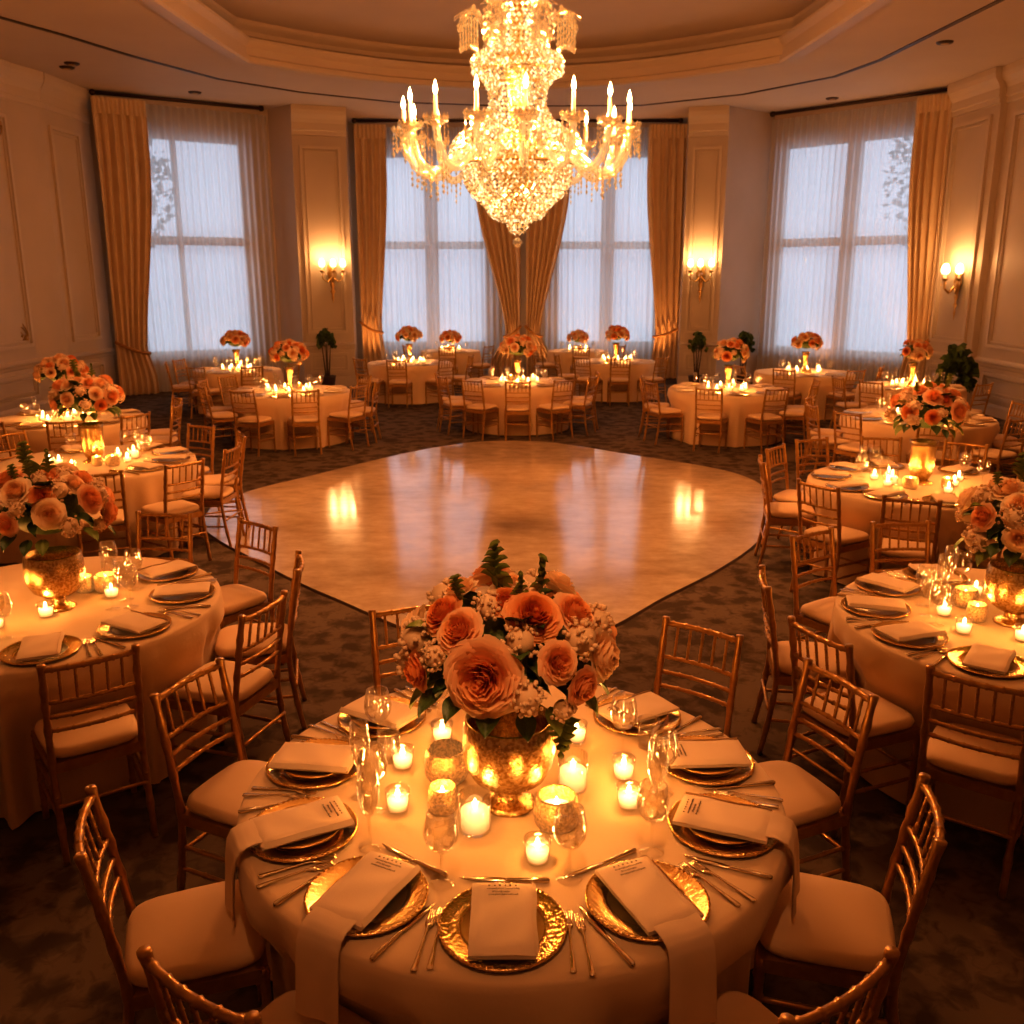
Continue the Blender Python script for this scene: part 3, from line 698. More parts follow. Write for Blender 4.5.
def menu_text():
    m = MB(); rr = random.Random(5)
    # local -x end of the napkin is towards the table centre; lines run across y
    def stroke(pts, w):
        m.tube([(p[0], p[1], .0262) for p in pts], w, 4)
    x = -.118
    for k in range(6):           # spaced capitals
        y = .036 - k * .0145
        stroke([(x - .0025, y), (x + .0025, y)], .0010); stroke([(x - .0025, y - .003), (x + .0025 * (1 if k % 2 else -1), y - .003)], .0009); stroke([(x, y), (x, y - .003)], .0009)
    for j, (ln, ofs) in enumerate([(.092, 0), (.05, .006), (.082, 0)]):   # script lines
        xl = x + .014 + j * .0125; n_ = int(ln / .0016)
        pts = [(xl + 0.0042 * sin(2.3 * i + j) * rr.uniform(.3, 1.2), ln / 2 - ofs - i * .0016) for i in range(n_)]
        stroke(pts, .0006)
    return m.mesh('printed_text', M['ink'])
text_me = menu_text()
def tail_mesh(rim):
    """napkin end falling over the table edge: local +x outward; rim = distance from napkin centre to the table rim"""
    m = MB(); W = .135; x0 = .135
    Ls = [(x0, .021), (rim - .035, .020), (rim - .012, .016), (rim + .008, .006), (rim + .022, -.02), (rim + .030, -.07), (rim + .034, -.13), (rim + .038, -.19), (rim + .040, -.235)]
    def fn(u, v):
        k = v * (len(Ls) - 1); i = min(int(k), len(Ls) - 2); f = k - i
        x = Ls[i][0] + (Ls[i + 1][0] - Ls[i][0]) * f; z = Ls[i][1] + (Ls[i + 1][1] - Ls[i][1]) * f
        dr = max(0, v - .4)
        return (x + .010 * dr * sin(8 * u), (u - .5) * W * (1 + .12 * dr), z + .002 * sin(7 * u))
    m.grid(12, 24, fn); m.grid(12, 24, lambda u, v: tuple(Vector(fn(u, v)) - Vector((.004 if v > .45 else 0, 0, .004 if v <= .45 else 0))))
    return m.mesh('hanging_end', M['napkin'])
def fork_mesh():
    m = MB(); h = .0022
    def sec(pts):   # (x, halfwidth, z)
        vs = []; fs = []
        for x, w, z in pts: vs += [(x, -w, z), (x, w, z), (x, w * .8, z + h * 1.3), (x, -w * .8, z + h * 1.3)]
        for i in range(len(pts) - 1):
            a, b = i * 4, i * 4 + 4
            for k in range(4): fs.append((a + k, a + (k + 1) % 4, b + (k + 1) % 4, b + k))
        fs.append((3, 2, 1, 0)); e = len(vs) - 4; fs.append((e, e + 1, e + 2, e + 3)); m.add(vs, fs)
    sec([(.10, .006, .001), (.095, .0085, .001), (.085, .0072, .002), (.03, .0042, .004), (-.02, .003, .006), (-.035, .004, .006), (-.045, .0105, .004), (-.058, .012, .002)])
    for k in range(4):
        y = -.0095 + k * .00633; b = len(m.v)
        vs = []
        for x, z in [(-.056, .002), (-.075, .001), (-.10, .004)]:
            w = .0021 if x > -.09 else .0012; vs += [(x, y - w, z), (x, y + w, z), (x, y + w, z + h), (x, y - w, z + h)]
        fs = []
        for i in range(2):
            for q in range(4): fs.append((i * 4 + q, i * 4 + (q + 1) % 4, i * 4 + 4 + (q + 1) % 4, i * 4 + 4 + q))
        fs.append((8, 9, 10, 11)); m.add(vs, fs)
    return m.mesh('fork', M['silver'])
def knife_mesh():
    m = MB(); m.tube([(.11, 0, .005), (.105, 0, .005), (.06, 0, .005), (.005, 0, .005), (0, 0, .005)], [.004, .0075, .0062, .005, .004], 8)
    vs = []
    prof = [(0, -.005, .006), (-.02, -.007, .009), (-.08, -.006, .010), (-.108, .001, .008), (-.118, .006, .007)]
    for x, y0, y1 in prof: vs += [(x, y0, .0035), (x, y1, .0035), (x, y1, .0055), (x, y0, .006)]
    fs = []
    for i in range(len(prof) - 1):
        for q in range(4): fs.append((i * 4 + q, i * 4 + (q + 1) % 4, i * 4 + 4 + (q + 1) % 4, i * 4 + 4 + q))
    m.add(vs, fs + [(16, 17, 18, 19)]); return m.mesh('knife', M['silver'])
def spoon_mesh():
    m = MB(); m.tube([(.10, 0, .003), (.095, 0, .003), (.03, 0, .004), (-.03, 0, .007), (-.05, 0, .005)], [.004, .007, .0042, .003, .004], 6)
    m.grid(12, 6, lambda u, v: (-.072 + .030 * cos(2 * PI * u) * v, .019 * sin(2 * PI * u) * v, .0015 + .006 * v * v)); return m.mesh('spoon', M['silver'])
FK, KN, SP = fork_mesh(), knife_mesh(), spoon_mesh()
for me in (FK, KN, SP): me.transform(Matrix.Diagonal((1.14, 1.08, 1.1, 1)))
def glass_parts(kind, seg):
    if kind == 'wine':
        base = [(.036, .001), (.036, .003), (.012, .006), (.005, .012)]; stem = [(.005, .012), (.004, .05), (.0045, .085), (.010, .093)]
        bowl = [(.010, .093), (.030, .105), (.043, .128), (.046, .150), (.042, .178), (.036, .205), (.0345, .205), (.040, .178), (.044, .150), (.041, .128), (.028, .108), (.001, .098)]
    elif kind == 'flute':
        base = [(.033, .001), (.033, .003), (.010, .006), (.005, .012)]; stem = [(.005, .012), (.004, .06), (.0045, .090), (.008, .097)]
        bowl = [(.008, .097), (.020, .115), (.029, .150), (.031, .190), (.028, .245), (.027, .245), (.029, .190), (.027, .150), (.018, .117), (.001, .102)]
    else:
        return [('base', [(.001, .001), (.031, .001), (.033, .006), (.033, .012)]), ('bowl', [(.033, .012), (.036, .05), (.038, .10), (.0365, .10), (.034, .05), (.031, .014), (.001, .012)])]
    return [('base', base), ('stem', stem), ('bowl', bowl)]
GL = {}
for kind in ('wine', 'flute', 'tumbler'):
    for q, seg in (('hi', 28), ('lo', 10)):
        GL[kind, q] = [(nm, MB().lathe(p, seg).mesh(nm, M['glass'])) for nm, p in glass_parts(kind, seg)]
    m = MB()
    for nm, p in glass_parts(kind, 10): m.lathe(p, 10)
    GL[kind, 'one'] = m.mesh('drinking_glass', M['glass'])
def glass(kind, x, y, label, group, q='hi', z=.762):
    nm = {'wine': 'wine_glass', 'flute': 'champagne_flute', 'tumbler': 'water_tumbler'}[kind]
    if q == 'one': return tag(put(nm, GL[kind, 'one'], loc=(x, y, z)), label, 'glass', group)
    t = thing(nm, label, 'glass', (x, y, z), 0, group); t.scale = (1.1,) * 3
    for n_, me in GL[kind, q]: put(n_, me, t)
# candles
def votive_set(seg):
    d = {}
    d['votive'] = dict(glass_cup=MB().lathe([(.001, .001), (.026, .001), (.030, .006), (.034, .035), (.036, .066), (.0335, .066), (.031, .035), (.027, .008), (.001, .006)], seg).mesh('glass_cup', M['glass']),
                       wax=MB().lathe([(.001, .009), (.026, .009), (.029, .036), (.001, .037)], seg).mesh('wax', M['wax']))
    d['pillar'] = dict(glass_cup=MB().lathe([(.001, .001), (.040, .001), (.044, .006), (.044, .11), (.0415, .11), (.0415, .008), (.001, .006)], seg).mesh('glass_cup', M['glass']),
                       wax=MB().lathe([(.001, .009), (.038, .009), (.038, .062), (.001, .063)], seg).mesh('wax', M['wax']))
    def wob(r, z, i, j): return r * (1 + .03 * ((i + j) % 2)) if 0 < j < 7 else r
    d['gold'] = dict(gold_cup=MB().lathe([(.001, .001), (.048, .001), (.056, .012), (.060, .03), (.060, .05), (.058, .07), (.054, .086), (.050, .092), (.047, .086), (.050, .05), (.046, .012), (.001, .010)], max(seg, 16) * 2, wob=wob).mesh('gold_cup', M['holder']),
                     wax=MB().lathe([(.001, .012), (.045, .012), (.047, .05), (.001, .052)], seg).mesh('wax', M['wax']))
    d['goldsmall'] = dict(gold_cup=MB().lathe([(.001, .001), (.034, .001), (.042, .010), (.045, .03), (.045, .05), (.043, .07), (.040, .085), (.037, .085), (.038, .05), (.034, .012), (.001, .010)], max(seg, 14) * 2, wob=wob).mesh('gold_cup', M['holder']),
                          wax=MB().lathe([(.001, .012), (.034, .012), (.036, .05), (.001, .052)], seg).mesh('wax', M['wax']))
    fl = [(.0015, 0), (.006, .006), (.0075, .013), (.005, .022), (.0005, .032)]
    d['flame'] = MB().lathe(fl, 8).mesh('flame', M['flame'])
    return d
VH, VL = votive_set(24), votive_set(10)
WAXTOP = dict(votive=.037, pillar=.063, gold=.052, goldsmall=.052)
CANDLE_L = []
def candle(kind, x, y, label, group, hi=True, lit=True, light=True, z=.762, sc=1.0, pw=1.0):
    V = VH if hi else VL
    t = thing({'votive': 'votive_candle', 'pillar': 'candle_in_glass', 'gold': 'gold_candle_holder', 'goldsmall': 'gold_candle_holder'}[kind], label, 'candle', (x, y, z), 0, group); sc *= 1.16 if kind in ('votive', 'pillar') else 1.05; t.scale = (sc,) * 3
    for nm, me in V[kind].items():
        if nm == 'wax' and not lit: continue
        put(nm, me, t)
    if lit:
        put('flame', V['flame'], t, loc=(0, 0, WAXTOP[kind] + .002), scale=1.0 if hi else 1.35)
        if light: CANDLE_L.append((x, y, z + (WAXTOP[kind] + .05) * sc, pw))

# ------------------------------------------------------------------ flowers
def rose_mesh(seed, full):
    rr = random.Random(seed); m = MB()
    layers = [(.12, 3, .84, .0, .02), (.21, 4, .85, .01, .10), (.31, 5, .84, .03, .20), (.43, 5, .80, .05, .34), (.56, 6, .72, .08, .50), (.70, 7, .60, .13, .68), (.84, 7, .45, .19, .85), (.97, 8, .27, .25, .98)]
    if full: layers += [(.50, 6, .76, .07, .42), (.77, 8, .53, .17, .76), (.90, 9, .37, .24, .9)]
    for li, (rl, cnt, h, curl, tt) in enumerate(layers):
        for k in range(cnt):
            a0 = 2 * PI * k / cnt + li * .9 + rr.uniform(-.15, .15); w = 2 * PI / cnt * .78; hh = h * rr.uniform(.93, 1.05); ph = rr.uniform(0, 6)
            def fn(u, v, a0=a0, w=w, hh=hh, ph=ph, rl=rl, curl=curl):
                s_ = (u - .5) * 2; taper = (1 - (1 - v) ** 3 * .5) * (1 - .20 * v * v * s_ * s_)
                a = a0 + s_ * w * taper
                r = rl * (.30 + .70 * (v ** .55)) * (1 + .06 * s_) + curl * max(0, v - .6) ** 1.5 * 1.8 + .028 * sin(6 * s_ + ph) * v
                z = hh * (v ** .8) * (1 - .22 * s_ * s_ * v) - curl * max(0, v - .68) * .9 - .05 * (1 - v)
                return (r * cos(a), r * sin(a), z)
            m.grid(6, 6, fn, tint=lambda u, v, tt=tt: max(0.01, min(1, tt * .72 + .28 * v ** 3)))
    m.ball((0, 0, .1), .3, 8, 6); n0 = len(m.v); m.ball((0, 0, .52), .13, 8, 6, 1.6); m.t[n0:] = [.25] * (len(m.v) - n0)
    return m
RO = {(c, k): rose_mesh(k * 5 + 1, k == 1).mesh('rose', M[c]) for c in ('peach', 'orange', 'cream') for k in (0, 1)}
def filler_mesh(seed):
    rr = random.Random(seed); m = MB()
    for k in range(46):
        z = rr.uniform(-.1, 1); a = rr.uniform(0, 2 * PI); s_ = math.sqrt(max(0, 1 - z * z)); q = rr.uniform(.86, 1.05)
        m.ball((q * s_ * cos(a), q * s_ * sin(a), q * z * .8), .13 * rr.uniform(.8, 1.2), 5, 4)
    m.ball((0, 0, 0), .75, 8, 6); return m.mesh('filler_cluster', M['filler'])
FI = [filler_mesh(s_) for s_ in (1, 2)]
def leaf_geo(m, T, L=1, W=.42):
    m.grid(6, 8, lambda u, v: ((u - .5) * 2 * W * (sin(PI * min(1, v * .97 + .03)) ** .8) * (1 - .35 * v), L * v, .10 * L * sin(PI * v * .9) - .25 * L * v * v + .22 * abs(u - .5)), T=T)
lm = MB(); leaf_geo(lm, None); LEAF = [lm.mesh('leaf', M['leaf'])]
lm = MB(); leaf_geo(lm, None); LEAF.append(lm.mesh('leaf', M['leaf2']))
sm_ = MB(); sm_.tube([(0, 0, 0), (.02, 0, .5), (.0, .03, 1)], [.02, .015, .008], 5)
for k in range(5):
    for s_ in (-1, 1):
        T = Matrix.Translation((0, 0, .30 + .155 * k)) @ Matrix.Rotation(s_ * PI / 2 + k * .35, 4, 'Z') @ Matrix.Rotation(.75, 4, 'X'); leaf_geo(sm_, T, .34 - .03 * k, .085)
SPRIG = sm_.mesh('leaf_sprig', M['leaf2'])
fol = MB(); rr = random.Random(9)
for k in range(34):
    a = rr.uniform(0, 2 * PI); e = rr.uniform(-.35, 1.2)
    d = Vector((cos(a) * cos(e), sin(a) * cos(e), sin(e))); T = Matrix.Translation(d * .55) @ d.to_track_quat('Y', 'Z').to_matrix().to_4x4() @ Matrix.Rotation(rr.uniform(-.6, .6), 4, 'Y'); leaf_geo(fol, T, .52, .15)
fol.ball((0, 0, .05), .70, 14, 10); FOLIAGE = fol.mesh('foliage', M['leaf'])
def aim(d, p, s, roll=0.): return Matrix.Translation(p) @ d.to_track_quat('Z', 'Y').to_matrix().to_4x4() @ Matrix.Rotation(roll, 4, 'Z') @ Matrix.Scale(s, 4)
def sph(az, el): return Vector((cos(rad(el)) * sin(rad(az)), -cos(rad(el)) * cos(rad(az)), sin(rad(el))))   # az 0 faces the camera (-Y), positive = picture right
FEATURE = [  # az, el, size, colour, full   as they sit in the nearest arrangement
    (-14, 8, .112, 'peach', 1), (29, 17, .062, 'peach', 1), (46, -8, .060, 'peach', 1), (-36, 38, .072, 'peach', 0), (-64, -4, .062, 'orange', 0), (22, 52, .085, 'orange', 1), (66, 8, .080, 'cream', 0),
    (-62, 44, .068, 'orange', 0), (-5, 66, .060, 'orange', 0), (62, 44, .075, 'peach', 0), (100, 10, .07, 'peach', 0), (-100, 12, .075, 'cream', 0), (140, 20, .075, 'orange', 1), (-140, 22, .08, 'peach', 0), (180, 15, .08, 'cream', 1), (-160, 55, .075, 'peach', 0), (120, 55, .07, 'cream', 0), (15, 84, .06, 'cream', 0), (-95, 60, .06, 'cream', 0)]
FILL = [(-76, 18, .060), (10, -6, .055), (52, 28, .06), (-48, 16, .045), (8, 36, .055), (84, 28, .06), (-88, -8, .065), (-24, 62, .05), (38, -30, .04), (-160, -2, .06), (118, -4, .06), (160, 42, .05), (-120, 38, .06), (38, 72, .05)]
def bouquet(loc, label, group, R=.30, feature=True, seed=0, detail=2, yaw=0):
    t = thing('flower_arrangement', label, 'flower arrangement', loc, 0, group); rr = random.Random(seed)
    sx = Matrix.Diagonal((1.0, 1.0, .80, 1))
    put('moss_core' if detail == 2 else 'foliage', FOLIAGE, t, scale=(R * .92, R * .92, R * .66)).name = 'foliage'
    cols = ['peach', 'cream', 'peach', 'cream', 'orange']
    for i, (az, el, s_, c, full) in enumerate(FEATURE):
        if detail < 2 and abs(az) > 125 and el < 40: continue
        if not feature:
            az += yaw + rr.uniform(-10, 10); el += rr.uniform(-7, 7); s_ = rr.uniform(.055, .082); c = cols[rr.randrange(5)]
        d = sph(az, el); p = Vector((d.x * R, d.y * R, d.z * R * .70)) * (.93 if s_ < .1 else .86)
        put('rose', RO[c, full], t, T=aim(d, p, s_, rr.uniform(0, 6)))
    for i, (az, el, s_) in enumerate(FILL):
        if detail < 2 and (abs(az) > 110): continue
        if not feature: az += yaw + rr.uniform(-14, 14); el += rr.uniform(-8, 8)
        d = sph(az, el); p = Vector((d.x * R, d.y * R, d.z * R * .70)) * .97
        put('filler_cluster', FI[i % 2], t, T=aim(d, p, s_ * 1.05, rr.uniform(0, 6)))
    if detail == 2:
        lv = [(-34, -20, .10, 0), (-12, -24, .11, 0), (-56, -24, .11, 0), (34, -36, .09, 1), (62, -28, .10, 1), (12, -36, .09, 0), (-80, -30, .12, 1), (95, -28, .12, 0), (-70, 25, .10, 1), (150, -30, .13, 0), (-150, -30, .13, 0), (8, 42, .12, 0), (20, 38, .1, 0), (-20, 76, .1, 1), (6, 22, .1, 0)]
        for az, el, L, k in lv:
            if not feature: az += rr.uniform(-20, 20)
            d = sph(az, el); p = Vector((d.x * R, d.y * R, d.z * R * .8)) * .82
            put('leaf', LEAF[k], t, T=Matrix.Translation(p) @ d.to_track_quat('Y', 'Z').to_matrix().to_4x4() @ Matrix.Scale(L, 4))
        for az, el, L in [(-24, 70, .17), (42, 60, .15), (-58, 50, .11), (14, 60, .11)]:
            d = sph(az + (0 if feature else rr.uniform(-40, 40)), el); p = Vector((d.x * R, d.y * R, d.z * R * .8)) * .82
            put('leaf_sprig', SPRIG, t, T=Matrix.Translation(p) @ (d * .4 + Vector((0, 0, 1))).to_track_quat('Z', 'Y').to_matrix().to_4x4() @ Matrix.Scale(L, 4))
        for az, k in [(62, 0), (70, 1), (56, 2)]:
            if feature:
                d = sph(az, -35); put('leaf_sprig', SPRIG, t, T=Matrix.Translation(d * R * .75) @ Matrix.Rotation(PI - .15 * k, 4, 'X') @ Matrix.Scale(.15, 4))
    return t
def vase(kind, x, y, label, group, z=.762, seg=40, sc=1.0):
    t = thing({'urn': 'footed_urn', 'cylinder': 'cylinder_vase', 'trumpet': 'pedestal_vase'}[kind], label, 'vase', (x, y, z), 0, group); t.scale = (sc,) * 3
    if kind == 'urn':
        put('foot', MB().lathe([(.001, .001), (.082, .001), (.086, .008), (.070, .018), (.045, .028), (.036, .045), (.040, .055), (.034, .062)], seg).mesh('foot', M['mercury']), t)
        put('bowl', MB().lathe([(.034, .062), (.075, .075), (.115, .105), (.137, .150), (.145, .200), (.143, .250), (.136, .295), (.132, .30), (.136, .245), (.135, .2), (.10, .11), (.001, .08)], seg).mesh('bowl', M['mercury']), t)
        return .30
    if kind == 'cylinder':
        put('foot', MB().lathe([(.001, .001), (.10, .001), (.104, .008), (.07, .02), (.06, .03)], seg).mesh('foot', M['mercury']), t)
        put('vase_body', MB().lathe([(.05, .03), (.072, .05), (.092, .10), (.100, .17), (.098, .25), (.104, .32), (.112, .36), (.107, .36), (.09, .2), (.001, .06)], seg).mesh('vase_body', M['mercury']), t)
        return .36
    put('foot', MB().lathe([(.001, .001), (.08, .001), (.085, .01), (.05, .04), (.03, .09), (.028, .16)], 20).mesh('foot', M['mercury']), t)
    put('bowl', MB().lathe([(.028, .16), (.04, .24), (.055, .31), (.08, .37), (.075, .37), (.04, .28), (.001, .22)], 20).mesh('bowl', M['mercury']), t)
    return .37

# ------------------------------------------------------------------ tables
def cloth_mesh(R, ztop, chairs, hi, seed):
    rr = random.Random(seed); nu = 240 if hi else 96; ph = [rr.uniform(0, 6) for _ in range(4)]
    rows = [(0, 0)] + [(R * k, 0) for k in (.3, .6, .85, .96)] + [(R * .99, .003), (R, .012), (R + .004, .035)]
    zs = [.07, .12, .18, .25, .32, .39, .46, .53, .60, .67, .72, .748]
    m = MB()
    nr = len(rows) + len(zs)
    def fn(u, v):
        j = int(round(v * (nr - 1))); a = 2 * PI * u
        if j < len(rows): r, d = rows[j]; return (r * cos(a), r * sin(a), ztop - d)
        d = zs[j - len(rows)]; t = d / .75
        amp = .062 * t ** .75
        rip = sin(17 * a + ph[0]) * .5 + sin(11 * a + ph[1]) * .35 + sin(29 * a + ph[2]) * .28
        r = R + .008 + .022 * t + amp * rip
        # pushed inwards by the chairs' seats
        w = 0
        for (ca, front) in chairs:
            da = abs((math.degrees(a) - ca + 180) % 360 - 180); half = math.degrees(math.asin(min(.99, .225 / max(.5, front))))
            k = 1 - smooth01((da - half) / 5.5); kz = smooth01((d - .10) / .16)
            target = front - .012
            r = r + (min(r, target + .012 * rip * (1 - k)) - r) * k * kz
        return (r * cos(a), r * sin(a), ztop - d)
    m.grid(nu, nr - 1, fn, closed_u=True)
    return m
tt = MB().lathe([(.001, .715), (.85, .715), (.86, .72), (.86, .745), (.85, .75), (.001, .75)], 48).mesh('tabletop', M['brass'])
tleg = MB().tube([(0, 0, 0), (0, 0, .716)], .022, 8).mesh('leg', M['bronze'])
TABLES = {}
def table(key, name, c, chairs, R=.9, q=2, seed=0):
    """chairs: list of (angle, back radius)"""
    TABLES[key] = (name, c)
    fl = [(a, (r - .268) - .205) for a, r in chairs]
    g = 'round tables'
    t = thing('round_table', f'round table under the floor-length cloth, {name}', 'table', (c[0], c[1], 0), 0, g); sc = R / .9
    put('tabletop', tt, t, scale=(sc * .97, sc * .97, 1))
    for k in range(4): put('leg', tleg, t, loc=(.40 * cos(PI / 4 + k * PI / 2), .40 * sin(PI / 4 + k * PI / 2), 0))
    o = put('tablecloth', cloth_mesh(R, .762, fl, q == 2, seed).mesh('tablecloth', M['cloth']), loc=(c[0], c[1], 0))
    tag(o, f'floor-length cream tablecloth draped over the {name}', 'tablecloth', 'cream tablecloths')
    for a, r in chairs: chair(name, c, a, r, f'chairs around the {name}', q == 2)
def setting(key, ang, r=.70, q=2, plate2=False, tail=None, nap_yaw=0, text=False, cutlery=True, nxt=None):
    name, c = TABLES[key]; a = rad(ang); x, y = c[0] + r * cos(a), c[1] + r * sin(a); z = .763; w = f'at {clock(ang)} of the {name}'
    if q == 2:
        t = thing('charger_plate', f'gold charger plate with beaded rim {w}', 'plate', (x, y, z), a, f'charger plates on the {name}')
        put('plate_body', charger_me, t); put('beaded_rim', bead_me, t); put('plate_well', well_me, t)
    else:
        tag(put('charger_plate', charger_lo, loc=(x, y, z), rot=(0, 0, a)), f'gold charger plate {w}', 'plate', f'charger plates on the {name}')
    zt = z + .006
    if plate2:
        tag(put('dinner_plate', dinner_me, loc=(x, y, z + .0085), rot=(0, 0, a)), f'small gold plate on the charger {w}', 'plate', f'dinner plates on the {name}'); zt = z + .027
    else: zt = z + .0215
    nl = f'cream folded napkin {w}' if not text else f'folded napkin with printed menu {w}'
    if q == 2:
        n_ = thing('napkin', nl, 'napkin', (x, y, zt), a + rad(nap_yaw), f'napkins on the {name}')
        put('folded_body', nap_me, n_); put('folded_edge', fold_me, n_)
        if text: put('printed_text', text_me, n_)
        if tail is not None: put('hanging_end', tail_mesh(tail), n_)
    else: tag(put('napkin', nap_lo, loc=(x, y, zt), rot=(0, 0, a + rad(nap_yaw))), nl, 'napkin', f'napkins on the {name}')
def cutlery(key, a0, a1, r, pieces):
    """pieces spread in the gap between plates at angles a0 and a1 (a1 > a0); kinds with label words"""
    name, c = TABLES[key]
    for f, kind, side, rr_ in pieces:
        ang = a0 + (a1 - a0) * f; base = a0 if f < .5 else a1
        a = rad(ang); ar = rad(base + (ang - base) * (.45 if abs(f - .5) < .07 else .2))
        x, y = c[0] + (r + rr_) * cos(a), c[1] + (r + rr_) * sin(a)
        me = {'fork': FK, 'knife': KN, 'spoon': SP}[kind]
        tag(put(kind, me, loc=(x, y, .7635), rot=(0, 0, ar)), f'{side}{kind} beside the plate at {clock(base)} of the {name}', kind, f'{kind}s on the {name}')

# nearest table
F = (0, 2.8)
NF = 'table nearest the camera'
table('F', NF, F, [(157, 1.38), (200, 1.31), (237, 1.29), (304, 1.31), (343, 1.30), (22.5, 1.39), (51.5, 1.37), (81, 1.39), (110, 1.42)], seed=1)
PF = [(136, None), (169, None), (202, .26), (235, .26), (268, None), (302, .26), (340, .26), (373, None), (406, None)]
yaw = {136: 12, 169: 4, 202: 6, 235: 8, 268: 2, 302: -8, 340: -2, 373: -10, 406: -14}
for a, tl in PF: setting('F', a, .705, 2, plate2=a in (136, 169, 202, 340, 373, 406), tail=(.9 - .705) if tl else None, nap_yaw=yaw[a], text=a not in (136, 169))
for (a0, _), (a1, _) in zip(PF, PF[1:]):
    cutlery('F', a0, a1, .775, [(.395, 'knife', '', -.0), (.545, 'fork', 'outer ', .008), (.61, 'fork', 'inner ', -.008)] if a0 == 235 else [(.395, 'fork', 'inner ', -.008), (.470, 'fork', 'outer ', .012), (.60, 'knife', '', .0)])
cutlery('F', 100, 136, .775, [(.52, 'spoon', 'outer ', .012), (.60, 'knife', '', 0)]); cutlery('F', 406, 440, .775, [(.39, 'fork', 'inner ', -.01), (.46, 'fork', 'outer ', .004)])
for a in (235, 268, 302):   # dessert cutlery laid across the head of the plate
    x, y = F[0] + .505 * cos(rad(a)), F[1] + .505 * sin(rad(a))
    tag(put('knife', KN, loc=(x, y, .7635), rot=(0, 0, rad(a + 90))), f'small knife laid across above the plate at {clock(a)} of the {NF}', 'knife', 'dessert knives on the ' + NF)
gF = 'glasses on the ' + NF
for kind, x, y, w in [('wine', -.20, 2.29, 'in front, left of the small votive'), ('wine', .165, 2.31, 'in front, right of the small votive'), ('wine', .42, 2.44, 'beside the candle pair on the right'), ('flute', -.43, 2.46, 'beside the printed napkin on the left'),
                      ('flute', -.50, 2.74, 'between the two left rear napkins'), ('wine', -.45, 2.66, 'behind the left votive'), ('wine', .505, 2.77, 'near the right rear napkin'), ('flute', .46, 2.62, 'between the two votives and right napkins'), ('tumbler', .50, 3.08, 'beside the right rear napkin'),
                      ('wine', -.285, 3.26, 'half hidden behind the roses on the left'), ('wine', -.49, 3.08, 'beside the left rear napkin'), ('wine', .40, 3.02, 'behind the right-hand votives'), ('tumbler', -.44, 2.98, 'by the left rear votive')]:
    glass(kind, x, y, {'wine': 'clear wine glass ', 'flute': 'slim clear flute ', 'tumbler': 'clear water tumbler '}[kind] + w + ', nearest table', gF)
gC = 'candles on the ' + NF
for kind, x, y, w, lit in [('pillar', -.115, 2.55, 'lit candle in clear glass in front of the gold urn', 1), ('pillar', .205, 2.79, 'lit candle in tall clear glass right of the gold urn', 1),
                           ('votive', -.385, 2.93, 'lit votive left of the large gold holder', 1), ('votive', -.26, 3.12, 'lit votive under the roses on the left rear', 1), ('votive', -.37, 2.66, 'lit votive between the flutes and small gold holder', 1),
                           ('votive', .24, 3.12, 'lit votive under the roses on the right rear', 1), ('votive', .385, 2.86, 'upper of two lit votives by the right-hand glasses', 1), ('votive', .38, 2.68, 'lower of two lit votives by the right-hand glasses', 1), ('votive', .075, 2.39, 'lit votive between the two front wine glasses', 1)]:
    candle(kind, x, y, w + ', nearest table', gC, lit=bool(lit))
candle('gold', -.225, 2.86, 'large textured gold candle holder left of the gold urn, nearest table', gC, lit=False, sc=1.2)
candle('goldsmall', -.225, 2.66, 'small textured gold holder with lit candle left of the urn, nearest table', gC)
candle('gold', .14, 2.58, 'wide textured gold holder with lit candle right of the urn, nearest table', gC, sc=1.12)
vase('urn', -0.01, 2.70, 'round mercury-gold footed urn of roses on the table nearest the camera', 'gold vases', sc=1.04)
bouquet((-.01, 2.72, 1.30), 'peach and cream rose arrangement in the gold urn on the table nearest the camera', 'flower arrangements', .315)

def dress(key, plates, q, vkind, bq, cand, gl, cut=False, R=.9, bR=.29, bz=None, hiC=True, light_every=1, seed=0, off=(0, 0)):
    name, c = TABLES[key]
    for i, a in enumerate(plates):
        setting(key, a, R - .195, q, plate2=False, nap_yaw=((i * 37) % 17) - 8, text=False)
    if cut:
        for a0, a1 in zip(plates, plates[1:]):
            if a1 - a0 < 50: cutlery(key, a0, a1, R - .125, [(.405, 'fork', 'inner ', -.002), (.477, 'fork', 'outer ', .012), (.60, 'knife', '', .0)] if cut == 2 else [(.43, 'fork', '', 0), (.57, 'knife', '', 0)])
    for i, (kind, ang, r) in enumerate(gl):
        a = rad(ang); glass(kind, c[0] + r * cos(a), c[1] + r * sin(a), f"clear {dict(wine='wine glass', flute='slim flute', tumbler='tumbler')[kind]} near {clock(ang)} of the {name}", 'glasses on the ' + name, 'hi' if q == 2 else 'one')
    for i, (kind, ang, r) in enumerate(cand):
        a = rad(ang)
        candle(kind, c[0] + r * cos(a), c[1] + r * sin(a), f"{dict(votive='lit glass votive', pillar='candle in tall glass', gold='wide textured gold holder', goldsmall='small gold candle holder')[kind]} near {clock(ang)} of the {name}",
               'candles on the ' + name, hiC, True, i % light_every == 0, pw=light_every)
    if vkind:
        c = (c[0] + off[0], c[1] + off[1])
        h = vase(vkind, c[0], c[1], f"{dict(urn='round gold footed urn', cylinder='tall speckled gold vase', trumpet='slim gold pedestal vase')[vkind]} of flowers on the {name}", 'gold vases', seg=40 if q == 2 else 24)
        bouquet((c[0], c[1], .762 + h + bR * (.80 if q == 2 else .66)), f"{bq} on the {name}", 'flower arrangements', bR, False, seed + 11, 2 if q == 2 else 1, seed * 37 % 60)
def ring(n_, start, kinds, r): return [(kinds[i % len(kinds)], start + 360 * i / n_, r + .03 * ((i * 5) % 3 - 1)) for i in range(n_)]
